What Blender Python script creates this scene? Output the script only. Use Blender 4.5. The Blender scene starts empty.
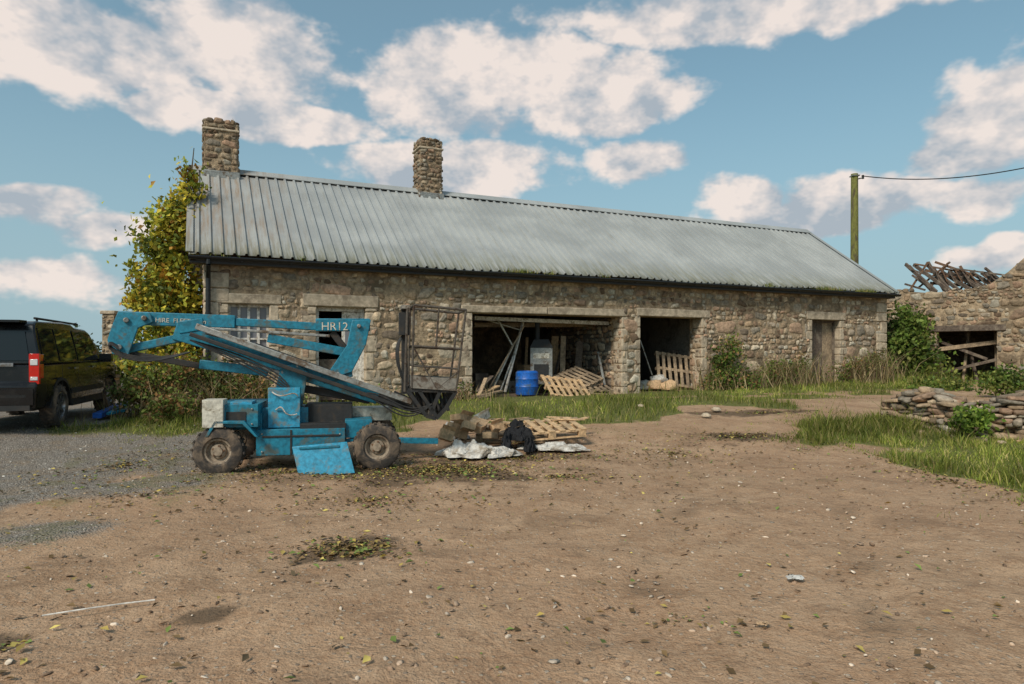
import bpy, bmesh, math, random
import numpy as np
from mathutils import Vector, Matrix, noise as mnoise
random.seed(7); rng=np.random.default_rng(7)
F=682.67; HZ=355.; EYE=1.55
scene=bpy.context.scene
# ------------------------------------------------------------------ helpers
def ss(a,b,x):
    t=np.clip((np.asarray(x,float)-a)/(b-a),0,1); return t*t*(3-2*t)
def H0(x,y):
    w=ss(-9,-6,x)
    left=.30*ss(8.5,12.3,y)+.15*ss(15,30,y)
    right=.48*ss(8.9,16.8,y)+.16*ss(17,23,y)
    z=left*(1-w)+right*w
    return z+.06*ss(5.8,7.5,x)*ss(7,9,y)*(1-ss(11,16,y))
def H(x,y):
    return H0(x,y)
class Plane:
    def __init__(s,ox,oy,deg):
        s.o=(ox,oy); s.th=math.radians(deg); s.c=math.cos(s.th); s.s=math.sin(s.th)
    def t(s,px,c=0):
        a=(px-512)/F; ox=s.o[0]-c*s.s; oy=s.o[1]+c*s.c
        return (a*oy-ox)/(s.c-a*s.s)
    def P(s,px,py,c=0):
        t=s.t(px,c); Y=s.o[1]+t*s.s+c*s.c
        return Vector((t,c,EYE-(py-HZ)/F*Y))
    def z(s,px,py,c=0): return s.P(px,py,c).z
    def world(s,x,y,z=0): return Vector((s.o[0]+x*s.c-y*s.s, s.o[1]+x*s.s+y*s.c, z))
    def empty(s,name):
        e=empty(name,(s.o[0],s.o[1],0)); e.rotation_euler=(0,0,s.th); return e
def Wp(px,py,Y): return Vector(((px-512)/F*Y,Y,EYE-(py-HZ)/F*Y))
def empty(name,loc=(0,0,0)):
    e=bpy.data.objects.new(name,None); e.location=loc; e.empty_display_size=.2
    scene.collection.objects.link(e); return e
def link(name,me,parent=None):
    o=bpy.data.objects.new(name,me); scene.collection.objects.link(o)
    if parent: o.parent=parent
    return o
# ------------------------------------------------------------------ materials
def nd(nt,t,**k):
    n=nt.nodes.new(t)
    for a,b in k.items(): setattr(n,a,b)
    return n
def mixc(nt,f,a,b,blend='MIX'):
    m=nd(nt,'ShaderNodeMix',data_type='RGBA',blend_type=blend)
    for i,v in ((0,f),(6,a),(7,b)):
        if isinstance(v,bpy.types.NodeSocket): nt.links.new(v,m.inputs[i])
        elif i==0: m.inputs[0].default_value=v
        else: m.inputs[i].default_value=(*v[:3],1)
    return m.outputs[2]
def mth(nt,op,a,b=0.,c=0.,clamp=False):
    m=nd(nt,'ShaderNodeMath',operation=op,use_clamp=clamp)
    for i,v in enumerate((a,b,c)):
        if isinstance(v,bpy.types.NodeSocket): nt.links.new(v,m.inputs[i])
        else: m.inputs[i].default_value=v
    return m.outputs[0]
def mrange(nt,v,a,b,c=0.,d=1.):
    m=nd(nt,'ShaderNodeMapRange',interpolation_type='SMOOTHSTEP')
    nt.links.new(v,m.inputs[0])
    for i,x in zip((1,2,3,4),(a,b,c,d)): m.inputs[i].default_value=x
    return m.outputs[0]
def ntex(nt,co,scale,detail=6,rough=.6,dist=0.,stretch=None):
    if stretch:
        mp=nd(nt,'ShaderNodeMapping'); mp.inputs['Scale'].default_value=stretch
        nt.links.new(co,mp.inputs[0]); co=mp.outputs[0]
    n=nd(nt,'ShaderNodeTexNoise'); n.inputs['Scale'].default_value=scale
    n.inputs['Detail'].default_value=min(detail,4); n.inputs['Roughness'].default_value=rough
    n.inputs['Distortion'].default_value=dist
    nt.links.new(co,n.inputs['Vector']); return n.outputs['Fac']
def newmat(name):
    m=bpy.data.materials.new(name); m.use_nodes=True; nt=m.node_tree
    b=nt.nodes['Principled BSDF']; co=nd(nt,'ShaderNodeTexCoord').outputs['Object']
    return m,nt,b,co
def M(name,c1,c2=None,rough=.7,metal=0.,scale=4,thr=(.5,.65),bump=.2,bscale=25,bdist=.01,var=.25,attr=False,stretch=None,spec=.5,coat=0,fine=18):
    m,nt,b,co=newmat(name)
    if attr:
        a=nd(nt,'ShaderNodeAttribute',attribute_name='Col'); base=a.outputs['Color']
    else:
        base=c1
    n0=ntex(nt,co,fine,4,.65,0,stretch)
    g=mrange(nt,n0,.3,.7,1-var,1+var)
    comb=nd(nt,'ShaderNodeCombineXYZ')
    for i in range(3): nt.links.new(g,comb.inputs[i])
    col=mixc(nt,1.,base,comb.outputs[0],'MULTIPLY')
    if c2 is not None:
        n1=ntex(nt,co,scale,4,.7,.4,stretch)
        col=mixc(nt,mrange(nt,n1,*thr),col,c2)
        r=mrange(nt,n1,thr[0],thr[1],rough,min(1,rough+.25)); nt.links.new(r,b.inputs['Roughness'])
    else: b.inputs['Roughness'].default_value=rough
    nt.links.new(col,b.inputs['Base Color'])
    b.inputs['Metallic'].default_value=metal
    b.inputs['Specular IOR Level'].default_value=spec
    if coat: b.inputs['Coat Weight'].default_value=coat; b.inputs['Coat Roughness'].default_value=.08
    if bump:
        n2=ntex(nt,co,bscale,3,.7)
        bp=nd(nt,'ShaderNodeBump'); bp.inputs['Strength'].default_value=bump; bp.inputs['Distance'].default_value=bdist
        nt.links.new(n2,bp.inputs['Height']); nt.links.new(bp.outputs[0],b.inputs['Normal'])
    return m
def leafmat(name,transl=.3,rough=.6):
    m,nt,b,co=newmat(name)
    a=nd(nt,'ShaderNodeAttribute',attribute_name='Col')
    nt.links.new(a.outputs['Color'],b.inputs['Base Color']); b.inputs['Roughness'].default_value=rough
    b.inputs['Specular IOR Level'].default_value=.3
    if transl>.1:
        t=nd(nt,'ShaderNodeBsdfTranslucent'); nt.links.new(a.outputs['Color'],t.inputs[0])
        mx=nd(nt,'ShaderNodeMixShader'); mx.inputs[0].default_value=transl
        nt.links.new(b.outputs[0],mx.inputs[1]); nt.links.new(t.outputs[0],mx.inputs[2])
        nt.links.new(mx.outputs[0],nt.nodes['Material Output'].inputs[0])
    return m
m_leaf=leafmat('leaf'); m_litter=leafmat('dry_leaf',.0,.8); m_grass=leafmat('grass_blade',.25,.6)
m_stone=M('rubble_stone',(1,1,1),(.17,.14,.10),rough=.95,scale=3.2,thr=(.57,.75),bump=.8,bscale=13,bdist=.035,var=.34,attr=True,spec=.15,fine=11)
m_mortar=M('lime_mortar',(.39,.29,.19),(.18,.135,.09),rough=.95,scale=1.5,thr=(.42,.64),bump=.9,bscale=16,bdist=.04,var=.35,spec=.15,fine=9)
m_dress=M('dressed_lintel',(.48,.39,.285),(.26,.205,.15),rough=.9,scale=2.5,thr=(.46,.68),bump=.6,bscale=12,bdist=.025,spec=.2,fine=9)
m_teal=M('faded_teal_paint',(.008,.165,.25),(.075,.105,.10),rough=.5,scale=3.4,thr=(.52,.66),bump=.15,bscale=30,var=.3)
m_teal2=M('light_blue_paint',(.025,.26,.41),(.15,.19,.19),rough=.5,scale=7,thr=(.50,.68),bump=.15,bscale=30,var=.3)
m_rust=M('rusty_steel',(.16,.085,.045),(.06,.04,.03),rough=.85,bump=.4,scale=9)
m_steel=M('worn_grey_steel',(.30,.30,.28),(.14,.10,.07),rough=.5,metal=.5,scale=5,bump=.1)
m_dark=M('black_metal',(.018,.018,.018),(.045,.036,.028),rough=.65,scale=6,bump=.2)
m_cage=M('weathered_cage_metal',(.085,.07,.055),(.05,.03,.02),rough=.75,metal=.1,scale=9,bump=.2)
m_cagel=M('cage_panel_metal',(.22,.20,.17),(.10,.07,.05),rough=.75,metal=.1,scale=6,bump=.2)
m_tyre=M('dusty_tyre_rubber',(.045,.038,.033),(.20,.145,.10),rough=.9,scale=5,thr=(.42,.68),bump=.4,bscale=40)
m_rim=M('muddy_rim',(.30,.235,.17),(.12,.08,.055),rough=.8,scale=8,bump=.3)
m_cream=M('cream_plastic',(.55,.52,.44),(.26,.22,.16),rough=.5,scale=7,bump=.1)
m_white=M('white_sheet',(.56,.53,.48),(.30,.25,.19),rough=.7,scale=4,thr=(.46,.66),bump=.8,bscale=9,bdist=.05)
m_wframe=M('flaking_white_paint',(.66,.62,.56),(.33,.28,.21),rough=.7,scale=8,bump=.3)
m_wood=M('weathered_timber',(.36,.26,.165),(.17,.125,.085),rough=.85,scale=3,thr=(.42,.7),bump=.5,bscale=12,var=.35)
m_wood2=M('fresh_pallet_timber',(.58,.385,.21),(.36,.25,.145),rough=.8,scale=4,bump=.4,bscale=14,var=.3)
m_wooddark=M('old_dark_timber',(.11,.08,.06),(.22,.175,.13),rough=.9,scale=3,bump=.5,bscale=14,var=.4)
m_blackp=M('black_gutter_plastic',(.012,.012,.012),rough=.4,bump=0,var=.3)
m_cloth=M('black_cloth',(.012,.012,.014),rough=.95,bump=.4,bscale=30,var=.4)
m_card=M('cardboard',(.56,.37,.21),(.38,.25,.14),rough=.85,scale=5,bump=.2)
m_blueb=M('blue_plastic',(.01,.11,.45),(.05,.10,.20),rough=.4,scale=6,bump=.1)
m_carp=M('black_car_paint',(.006,.006,.007),(.018,.016,.014),rough=.25,scale=2,thr=(.5,.8),bump=0,coat=.35,var=.1,spec=.3)
m_trim=M('black_car_trim',(.015,.015,.015),(.035,.03,.027),rough=.6,bump=.1)
m_alloy=M('alloy_wheel',(.34,.34,.35),(.16,.14,.12),rough=.3,metal=.85,bump=0,scale=8)
m_red=M('red_tail_lens',(.55,.012,.008),rough=.12,bump=0,coat=.5,var=.1)
m_clear=M('clear_lens',(.6,.6,.6),rough=.1,bump=0,coat=1,var=.1)
m_plate=M('yellow_number_plate',(.75,.50,.03),rough=.4,bump=0,var=.05)
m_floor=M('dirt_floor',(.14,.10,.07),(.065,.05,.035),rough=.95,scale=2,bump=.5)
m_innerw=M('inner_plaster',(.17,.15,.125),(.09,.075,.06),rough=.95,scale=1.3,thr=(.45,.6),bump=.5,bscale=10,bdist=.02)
m_bark=M('bark',(.12,.09,.06),(.06,.06,.035),rough=.95,scale=6,bump=.8,bscale=15,bdist=.02,stretch=(1,1,.3))
m_pole=M('mossy_pole',(.17,.165,.04),(.09,.07,.04),rough=.9,scale=3,bump=.5,bscale=12,stretch=(1,1,.3))
def glass(name,c,r=.08,spec=.5,coat=.3):
    m,nt,b,co=newmat(name); b.inputs['Base Color'].default_value=(*c,1); b.inputs['Roughness'].default_value=r
    b.inputs['Specular IOR Level'].default_value=spec; b.inputs['Coat Weight'].default_value=coat
    n=ntex(nt,co,2.5,2); bp=nd(nt,'ShaderNodeBump'); bp.inputs['Strength'].default_value=.05
    nt.links.new(n,bp.inputs['Height']); nt.links.new(bp.outputs[0],b.inputs['Normal']); return m
m_glass=glass('tinted_glass',(.010,.012,.014),.06,.4,.15); m_pane=glass('reflection_tint_pane',(.19,.185,.20),.22)  # window pane's grey-lilac reflection is put into its base colour
# roof sheet
m_roof,nt,b,co=newmat('corrugated_roof_sheet')
n1=ntex(nt,co,.55,4,.6,.3); n2=ntex(nt,co,2.2,4,.7,0,(5,.35,.35)); n3=ntex(nt,co,14,3,.7)
c=mixc(nt,mrange(nt,n1,.35,.65),(.30,.312,.307),(.39,.40,.388))
c=mixc(nt,mrange(nt,n2,.5,.8,0,.6),c,(.23,.228,.205))
c=mixc(nt,mrange(nt,n3,.6,.8,0,.3),c,(.44,.43,.375))
sep=nd(nt,'ShaderNodeSeparateXYZ'); nt.links.new(co,sep.inputs[0])
rx=mth(nt,'MULTIPLY',mrange(nt,sep.outputs[0],.6,2.8,1,0),mrange(nt,n2,.4,.7,.1,.8)); 
c=mixc(nt,rx,c,(.29,.21,.145))
ez=mth(nt,'MULTIPLY',mrange(nt,sep.outputs[2],3.6,4.4,1,0),mrange(nt,n2,.35,.6,.1,.8))
c=mixc(nt,ez,c,(.17,.17,.115))
nt.links.new(c,b.inputs['Base Color']); b.inputs['Roughness'].default_value=.65; b.inputs['Metallic'].default_value=.0; b.inputs['Specular IOR Level'].default_value=.35
# ------------------------------------------------------------------ mesh builder
class MB:
    def __init__(s): s.v=[];s.f=[];s.m=[];s.mats=[]
    def mi(s,m):
        if m not in s.mats: s.mats.append(m)
        return s.mats.index(m)
    def add(s,vs,fs,m):
        o=len(s.v); s.v+= [tuple(v) for v in vs]; i=s.mi(m)
        for f in fs: s.f.append([o+k for k in f]); s.m.append(i)
    def box(s,c,d,m,R=None):
        c=Vector(c); vs=[]
        for x in (-.5,.5):
            for y in (-.5,.5):
                for z in (-.5,.5):
                    p=Vector((x*d[0],y*d[1],z*d[2]))
                    if R is not None: p=R@p
                    vs.append(c+p)
        s.add(vs,[(0,1,3,2),(4,6,7,5),(0,4,5,1),(2,3,7,6),(0,2,6,4),(1,5,7,3)],m)
    def bb(s,x0,x1,y0,y1,z0,z1,m): s.box(((x0+x1)/2,(y0+y1)/2,(z0+z1)/2),(abs(x1-x0),abs(y1-y0),abs(z1-z0)),m)
    def beam(s,p0,p1,w,h,m,up=(0,0,1)):
        p0=Vector(p0);p1=Vector(p1); d=p1-p0; L=d.length; d.normalize(); up=Vector(up)
        if abs(d.dot(up))>.98: up=Vector((1,0,0))
        y=up.cross(d).normalized(); z=d.cross(y).normalized()
        R=Matrix((d,y,z)).transposed(); s.box((p0+p1)/2,(L,w,h),m,R)
    def cyl(s,p0,p1,r,m,r1=None,seg=12,cap=True):
        p0=Vector(p0);p1=Vector(p1); r1=r if r1 is None else r1; d=(p1-p0).normalized()
        a=d.orthogonal().normalized(); b=d.cross(a); vs=[]
        for p,rr in ((p0,r),(p1,r1)):
            for i in range(seg):
                t=2*math.pi*i/seg; vs.append(p+(a*math.cos(t)+b*math.sin(t))*rr)
        fs=[(i,(i+1)%seg,seg+(i+1)%seg,seg+i) for i in range(seg)]
        if cap: fs+= [tuple(range(seg))[::-1],tuple(range(seg,2*seg))]
        s.add(vs,fs,m)
    def tube(s,pts,r,m,seg=6):
        pts=[Vector(p) for p in pts]
        for i in range(len(pts)-1): s.cyl(pts[i],pts[i+1],r,m,seg=seg)
    def prism(s,poly,off,m):
        poly=[Vector(p) for p in poly]; off=Vector(off); n=len(poly)
        s.add(poly+[p+off for p in poly],[tuple(range(n))[::-1],tuple(range(n,2*n))]+[(i,(i+1)%n,n+(i+1)%n,n+i) for i in range(n)],m)
    def lathe(s,c,ax,prof,m,seg=28):
        c=Vector(c);ax=Vector(ax).normalized();a=ax.orthogonal().normalized();b=ax.cross(a);vs=[];n=len(prof)
        for i in range(seg):
            t=2*math.pi*i/seg
            for r,o in prof: vs.append(c+ax*o+(a*math.cos(t)+b*math.sin(t))*r)
        fs=[]
        for i in range(seg):
            j=(i+1)%seg
            for k in range(n-1): fs.append((i*n+k,i*n+k+1,j*n+k+1,j*n+k))
        s.add(vs,fs,m)
    def build(s,name,parent=None,bevel=0,ang=35):
        me=bpy.data.meshes.new(name); me.from_pydata(s.v,[],s.f)
        for m in s.mats: me.materials.append(m)
        me.polygons.foreach_set('material_index',s.m)
        bm=bmesh.new(); bm.from_mesh(me); bmesh.ops.recalc_face_normals(bm,faces=bm.faces); bm.to_mesh(me); bm.free()
        me.shade_smooth(); me.set_sharp_from_angle(angle=math.radians(ang))
        o=link(name,me,parent)
        if bevel:
            md=o.modifiers.new('bevel','BEVEL'); md.width=bevel; md.segments=2; md.limit_method='ANGLE'; md.angle_limit=math.radians(40)
        return o
def np_mesh(name,V,Fs,mat,cols=None,parent=None,smooth=False):
    V=np.asarray(V,np.float32).reshape(-1,3); Fs=np.asarray(Fs,np.int32); k=Fs.shape[1]; n=len(Fs)
    me=bpy.data.meshes.new(name); me.vertices.add(len(V)); me.vertices.foreach_set('co',V.ravel())
    me.loops.add(n*k); me.loops.foreach_set('vertex_index',Fs.ravel())
    me.polygons.add(n); me.polygons.foreach_set('loop_start',np.arange(n,dtype=np.int32)*k)
    try: me.polygons.foreach_set('loop_total',np.full(n,k,np.int32))
    except Exception: pass
    me.update(calc_edges=True); me.validate()
    if cols is not None:
        ca=me.color_attributes.new('Col','FLOAT_COLOR','POINT')
        C=np.ones((len(V),4),np.float32); C[:,:3]=np.asarray(cols).reshape(-1,3); ca.data.foreach_set('color',C.ravel())
    if smooth: me.shade_smooth()
    me.materials.append(mat); return link(name,me,parent)
def ico(sub,pw=4.):
    bm=bmesh.new(); bmesh.ops.create_icosphere(bm,subdivisions=sub,radius=1)
    V=np.array([v.co[:] for v in bm.verts]); Fs=np.array([[v.index for v in f.verts] for f in bm.faces]); bm.free()
    nrm=(np.abs(V)**pw).sum(1)**(1/pw); return V/nrm[:,None],Fs
def instances(name,T,Fs,cen,mats,cols,mat,parent=None,jit=.06,smooth=True):
    N=len(cen); k=len(T)
    TT=T[None]+rng.normal(0,jit,(N,k,3))
    V=np.einsum('nij,nkj->nki',mats,TT)+np.asarray(cen)[:,None,:]
    FF=(Fs[None]+(np.arange(N)*k)[:,None,None]).reshape(-1,3)
    C=np.repeat(np.asarray(cols),k,axis=0)
    return np_mesh(name,V,FF,mat,C,parent,smooth)
T2,F2=ico(2,5.)
TW,FW=ico(3,4.)
T1,F1=ico(1,2.5)
PAL=np.array([(.44,.32,.21),(.39,.275,.175),(.32,.235,.155),(.49,.38,.26),(.37,.25,.17),(.45,.29,.195),(.29,.245,.19),(.22,.17,.125),(.54,.45,.335),(.37,.30,.225),(.20,.135,.09),(.42,.37,.29)])
def stone_cols(n,br=1.):
    return PAL[rng.integers(0,len(PAL),n)]*rng.uniform(.72,1.22,(n,1))*br
def layout(x0,x1,z0,z1,ops,sc=1.):
    out=[]; z=z0
    def put(a,b,c,d):
        for (ox0,ox1,oz0,oz1) in ops:
            if b>ox0 and a<ox1 and d>oz0+.02 and c<oz1-.02:
                la=ox0-a; rb=b-ox1
                if la>=rb and la>.07: b=ox0
                elif rb>.07: a=ox1
                else:
                    if d>oz1+.07 : c=oz1
                    elif c<oz0-.07: d=oz0
                    else: return
        out.append((a,b,c,d))
    while z<z1-.05:
        h=min(random.uniform(.24,.48)*sc,z1-z)
        x=x0
        while x<x1-.03:
            seg=min(random.uniform(.4,1.5)*sc,x1-x)
            if x1-x-seg<.15: seg=x1-x
            r=random.random()
            if h<.16*sc: rows=[h]
            elif r<.22: rows=[h]
            elif r<.75: f=random.uniform(.35,.65); rows=[h*f,h*(1-f)]
            else: rows=[h*.3,h*.37,h*.33]
            zz=z
            for rh in rows:
                xx=x
                while xx<x+seg-.01:
                    w=max(.09,rh*random.uniform(.6,2.3)); w=min(w,x+seg-xx)
                    if x+seg-xx-w<.08: w=x+seg-xx
                    put(xx,xx+w,zz,zz+rh); xx+=w
                zz+=rh
            x+=seg
        z+=h
    return out
def stone_wall(name,org,ux,nrm,rects,parent,br=1.,depth=.12,wav=.05,gap=(.80,.97),proud=.02):
    org=Vector(org);ux=Vector(ux).normalized();nrm=Vector(nrm).normalized(); uz=Vector((0,0,1))
    cen=[];ms=[]
    for a,b,c,d in rects:
        if b-a<.05 or d-c<.05: continue
        x=(a+b)/2; z=(c+d)/2
        zo=wav*math.sin(x*.9+2)*.6+wav*.5*math.sin(x*2.3+z)
        if random.random()<.05: continue
        dp=depth
        p=org+ux*(x+random.gauss(0,.008))+uz*(z+zo+random.gauss(0,.012))+nrm*(proud+random.uniform(-.014,.02)-dp)
        ro=random.gauss(0,.12); g=random.uniform(*gap); g2_=random.uniform(*gap)
        hx=(b-a)/2*g*1.04; hz=(d-c)/2*g2_*1.04
        sh=random.gauss(0,.18)
        cx=ux*math.cos(ro)+uz*math.sin(ro); cz=uz*math.cos(ro)-ux*math.sin(ro)+ux*sh
        tl=random.gauss(0,.05); ny=nrm+ux*tl+uz*random.gauss(0,.05)
        cen.append(p[:]); ms.append(np.array([(cx*hx)[:],(ny*dp)[:],(cz*hz)[:]]).T)
    N=len(cen); k=len(TW); cen=np.array(cen); ms=np.array(ms)
    ph=rng.uniform(0,6.28,(N,4,1)); th=np.arctan2(TW[:,2],TW[:,0])[None]
    rad=1+.10*np.sin(2*th+ph[:,0])+.09*np.sin(3*th+ph[:,1])+.05*np.sin(5*th+ph[:,2])
    TT=np.repeat(TW[None],N,0); TT[:,:,0]*=rad; TT[:,:,2]*=rad
    TT[:,:,1]+=.05*np.sin(4*TW[None,:,0]+ph[:,3])*np.sign(TW[None,:,1]); TT+=rng.normal(0,.018,TT.shape)
    V=np.einsum('nij,nkj->nki',ms,TT)+cen[:,None,:]
    FF=(FW[None]+(np.arange(N)*k)[:,None,None]).reshape(-1,3)
    return np_mesh(name,V,FF,m_stone,np.repeat(stone_cols(N,br),k,axis=0),parent,True)
def wall_grid(mb,x0,x1,z0,z1,th,ops,m,mr):
    xs=sorted({x0,x1}|{o[0] for o in ops}|{o[1] for o in ops}); zs=sorted({z0,z1}|{o[2] for o in ops}|{o[3] for o in ops})
    zs=[z for z in zs if z0<=z<=z1]
    def solid(i,j):
        if i<0 or j<0 or i>=len(xs)-1 or j>=len(zs)-1: return False
        cx=(xs[i]+xs[i+1])/2; cz=(zs[j]+zs[j+1])/2
        return not any(o[0]<cx<o[1] and o[2]<cz<o[3] for o in ops)
    for i in range(len(xs)-1):
        for j in range(len(zs)-1):
            if not solid(i,j): continue
            a,b,c,d=xs[i],xs[i+1],zs[j],zs[j+1]
            mb.add([(a,0,c),(b,0,c),(b,0,d),(a,0,d)],[(0,1,2,3)],m); mb.add([(a,th,c),(b,th,c),(b,th,d),(a,th,d)],[(3,2,1,0)],mr)
            if not solid(i-1,j): mb.add([(a,0,c),(a,th,c),(a,th,d),(a,0,d)],[(3,2,1,0)],m)
            if not solid(i+1,j): mb.add([(b,0,c),(b,th,c),(b,th,d),(b,0,d)],[(0,1,2,3)],m)
            if not solid(i,j-1): mb.add([(a,0,c),(b,0,c),(b,th,c),(a,th,c)],[(3,2,1,0)],m)
            if not solid(i,j+1): mb.add([(a,0,d),(b,0,d),(b,th,d),(a,th,d)],[(0,1,2,3)],m)
# ------------------------------------------------------------------ leaves / grass
def leaves(name,cen,size,cols,mat,parent=None,flat=False,aspect=.6,shape=True):
    cen=np.asarray(cen); N=len(cen)
    if flat:
        ang=rng.uniform(0,2*np.pi,N); tilt=rng.normal(0,.35,N); 
        a=np.stack([np.cos(ang),np.sin(ang),np.sin(tilt)*.6],1); b=np.stack([-np.sin(ang),np.cos(ang),rng.normal(0,.3,N)],1)
    else:
        a=rng.normal(size=(N,3)); a/=np.linalg.norm(a,axis=1)[:,None]
        b=np.cross(a,rng.normal(size=(N,3))); 
    b/=np.linalg.norm(b,axis=1)[:,None]; n=np.cross(a,b)
    s=np.broadcast_to(size,(N,))[:,None]
    fold=rng.uniform(.0,.3,(N,1))
    v0=cen-a*s*.5; v1=cen+b*s*aspect*.5+n*s*fold; v2=cen+a*s*.5+n*s*fold*.4; v3=cen-b*s*aspect*.5+n*s*fold
    V=np.stack([v0,v1,v2,v3],1); i=np.arange(N)[:,None]*4
    Fs=np.concatenate([i+np.array([[0,1,2]]),i+np.array([[0,2,3]])],0)
    return np_mesh(name,V,Fs,mat,np.repeat(cols,4,axis=0),parent)
def palcols(pal,n,jit=.25,w=None):
    pal=np.array(pal); idx=rng.choice(len(pal),n,p=w); return pal[idx]*rng.uniform(1-jit,1+jit,(n,1))
def clump_pts(ells,nclump,nleaf,cr):
    ells=np.array(ells); vol=ells[:,3]*ells[:,4]*ells[:,5]; e=ells[rng.choice(len(ells),nclump,p=vol/vol.sum())]
    d=rng.normal(size=(nclump,3)); d/=np.linalg.norm(d,axis=1)[:,None]; d*=rng.uniform(.35,1.02,(nclump,1))
    cc=e[:,:3]+d*e[:,3:]
    k=rng.integers(0,nclump,nleaf); r=cr*rng.uniform(.5,1.4,nclump)[k][:,None]
    return cc[k]+rng.normal(size=(nleaf,3))*r*.55, k
def blades(P,h,w,cols):
    N=len(P); ang=rng.uniform(0,2*np.pi,N); d=np.stack([np.cos(ang),np.sin(ang),np.zeros(N)],1)
    la=rng.uniform(0,2*np.pi,N); lean=np.stack([np.cos(la),np.sin(la),np.zeros(N)],1)*rng.uniform(.1,1.0,N)[:,None]*h[:,None]
    up=np.array([0,0,1])[None]
    mid=P+up*h[:,None]*.6+lean*.35
    V=np.stack([P-d*w[:,None]/2,P+d*w[:,None]/2,mid+d*w[:,None]*.35,mid-d*w[:,None]*.35,P+up*h[:,None]+lean],1)
    i=np.arange(N)[:,None]*5
    Fs=np.concatenate([i+np.array([[0,1,2]]),i+np.array([[0,2,3]]),i+np.array([[3,2,4]])],0)
    return V.reshape(-1,3),Fs,np.repeat(cols,5,axis=0)
def merge(name,parts,mat,parent=None):
    V=[];Fs=[];C=[];o=0
    for v,f,c in parts: V.append(v);Fs.append(f+o);C.append(c);o+=len(v)
    return np_mesh(name,np.concatenate(V),np.concatenate(Fs),mat,np.concatenate(C),parent)
def nz(x,y,s,seed=0):
    return np.array([mnoise.fractal(Vector((a*s+seed,b*s-seed,seed*.37)),1.,2.,4) for a,b in zip(np.ravel(x),np.ravel(y))]).reshape(np.shape(x))
# ------------------------------------------------------------------ masks on the ground
BP=Plane(-6.518,14.5,24.7); BL=21.26
def bcoord(x,y):
    dx=x-BP.o[0];dy=y-BP.o[1]; return dx*BP.c+dy*BP.s, -(-dx*BP.s+dy*BP.c)
def ruts(x,y):
    cx=.9+.34*(y-3)+.35*np.sin((y-3)*.35); r=0
    for o in (-.78,.78): r=np.maximum(r,1-ss(.08,.24,np.abs(x-cx-o)))
    cx2=-2.0+.75*(y-3); 
    for o in (-.85,.85): r=np.maximum(r,.7*(1-ss(.08,.24,np.abs(x-cx2-o))))
    return r*ss(2.5,4,y)*(1-ss(12,13.5,y))
def masks(x,y,n1,n2):
    t,s=bcoord(x,y)
    edge=np.interp(t,[-3,1,4,7,12,14,17,21],[1.5,2.6,3.9,5.0,4.6,4.0,3.6,3.0])
    g1=ss(0,.8,edge-s+n1*1.8)*ss(-.1,.1,s)*(t<21.5)*(t>-1.5)
    track=ss(0,1,1-np.abs((s-2.2-.12*(t-12))/.55)+n2*.8)*ss(9,11,t); g1=g1*(1-.75*track)
    g2=ss(0,.9,x-5.15+n1*1.5)*ss(5.9,7.3,y+n2*1.3+n1)*(1-ss(12.9,13.8,y+n1))
    g3=ss(0,.5,x+8.2+n1)*ss(0,.8,-4.8-x+n2)*ss(11.2,12.3,y+n1)*(1-ss(14.5,16,y))
    far=ss(24,27,y)+ss(14,18,np.abs(x))
    grass=np.clip(g1+g2+g3*.9+far,0,1)
    gravel=ss(-1.1,1.1,-4.4-x+n1*1.6)*ss(3.8,6.2,y+n2+n1)
    moss=ss(.12,.6,n1*1.0+n2*1.7+.04)*(ss(0,.8,2.0-np.abs(x+5.0))*ss(4.5,6,y)*.6+.35*ss(6.0,9,y)*ss(-5,0,x))
    dark=np.zeros_like(x)
    for cx,cy,rx,ry,k in ((-1.28,5.45,.42,.36,1),(-.9,9.0,1.35,.9,.8),(-2.3,8.8,1.8,1.0,.5),(3.9,11.7,1.0,.45,.9),(5.2,14.2,1.5,.35,.8),(-1.77,4.12,.17,.12,.9),(-2.75,3.5,.3,.25,.9),(-.1,10.3,1.6,.5,.6),(2.0,9.9,.9,.4,.4),(2.9,8.0,1.3,.5,.32),(.3,7.0,1.2,.35,.28),(2.2,5.4,.9,.35,.25),(-3.2,6.3,1.0,.4,.3)):
        d=np.sqrt(((x-cx)/rx)**2+((y-cy)/ry)**2)+n2*.7+n1*.3
        dark=np.maximum(dark,k*(1-ss(.5,1.25,d)))
    dark=np.maximum(dark,.45*ruts(x,y)*ss(-.35,.3,n2+n1))
    return grass,gravel,dark,moss
def spaced(a,b,st,lo,hi):
    c=list(np.arange(a,b,st)); x=c[-1];d=st
    while x<hi: d*=1.25;x+=d;c.append(x)
    x=a;d=st
    while x>lo: d*=1.25;x-=d;c.insert(0,x)
    return np.array(c)
xs=spaced(-9,11,.09,-600,600); ys=spaced(2,17,.08,-400,900)
X,Y=np.meshgrid(xs,ys); n1=nz(X,Y,.55,3.1); n2=nz(X,Y,2.3,9.7)
near=(1-ss(20,40,np.hypot(X,Y-8)))
inside=(lambda t,s:(t>-.3)&(t<BL+.3)&(s<.2)&(s>-7.5))(*bcoord(X,Y))
Z=H(X,Y)+(n1*.035+n2*.018-.014*ruts(X,Y))*near*np.where(inside,0,1)-np.where(inside,.06,0)
Z=Z-ss(60,400,np.hypot(X,Y))*1.2
gr,gv,dk,ms_=masks(X,Y,n1,n2)
ny,nx=X.shape; idx=np.arange(nx*ny).reshape(ny,nx)
Fs=np.stack([idx[:-1,:-1],idx[:-1,1:],idx[1:,1:],idx[1:,:-1]],-1).reshape(-1,4)
m_ground,nt,b,co=newmat('yard_ground')
at=nd(nt,'ShaderNodeAttribute',attribute_name='Col'); sp=nd(nt,'ShaderNodeSeparateColor'); nt.links.new(at.outputs['Color'],sp.inputs[0])
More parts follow.
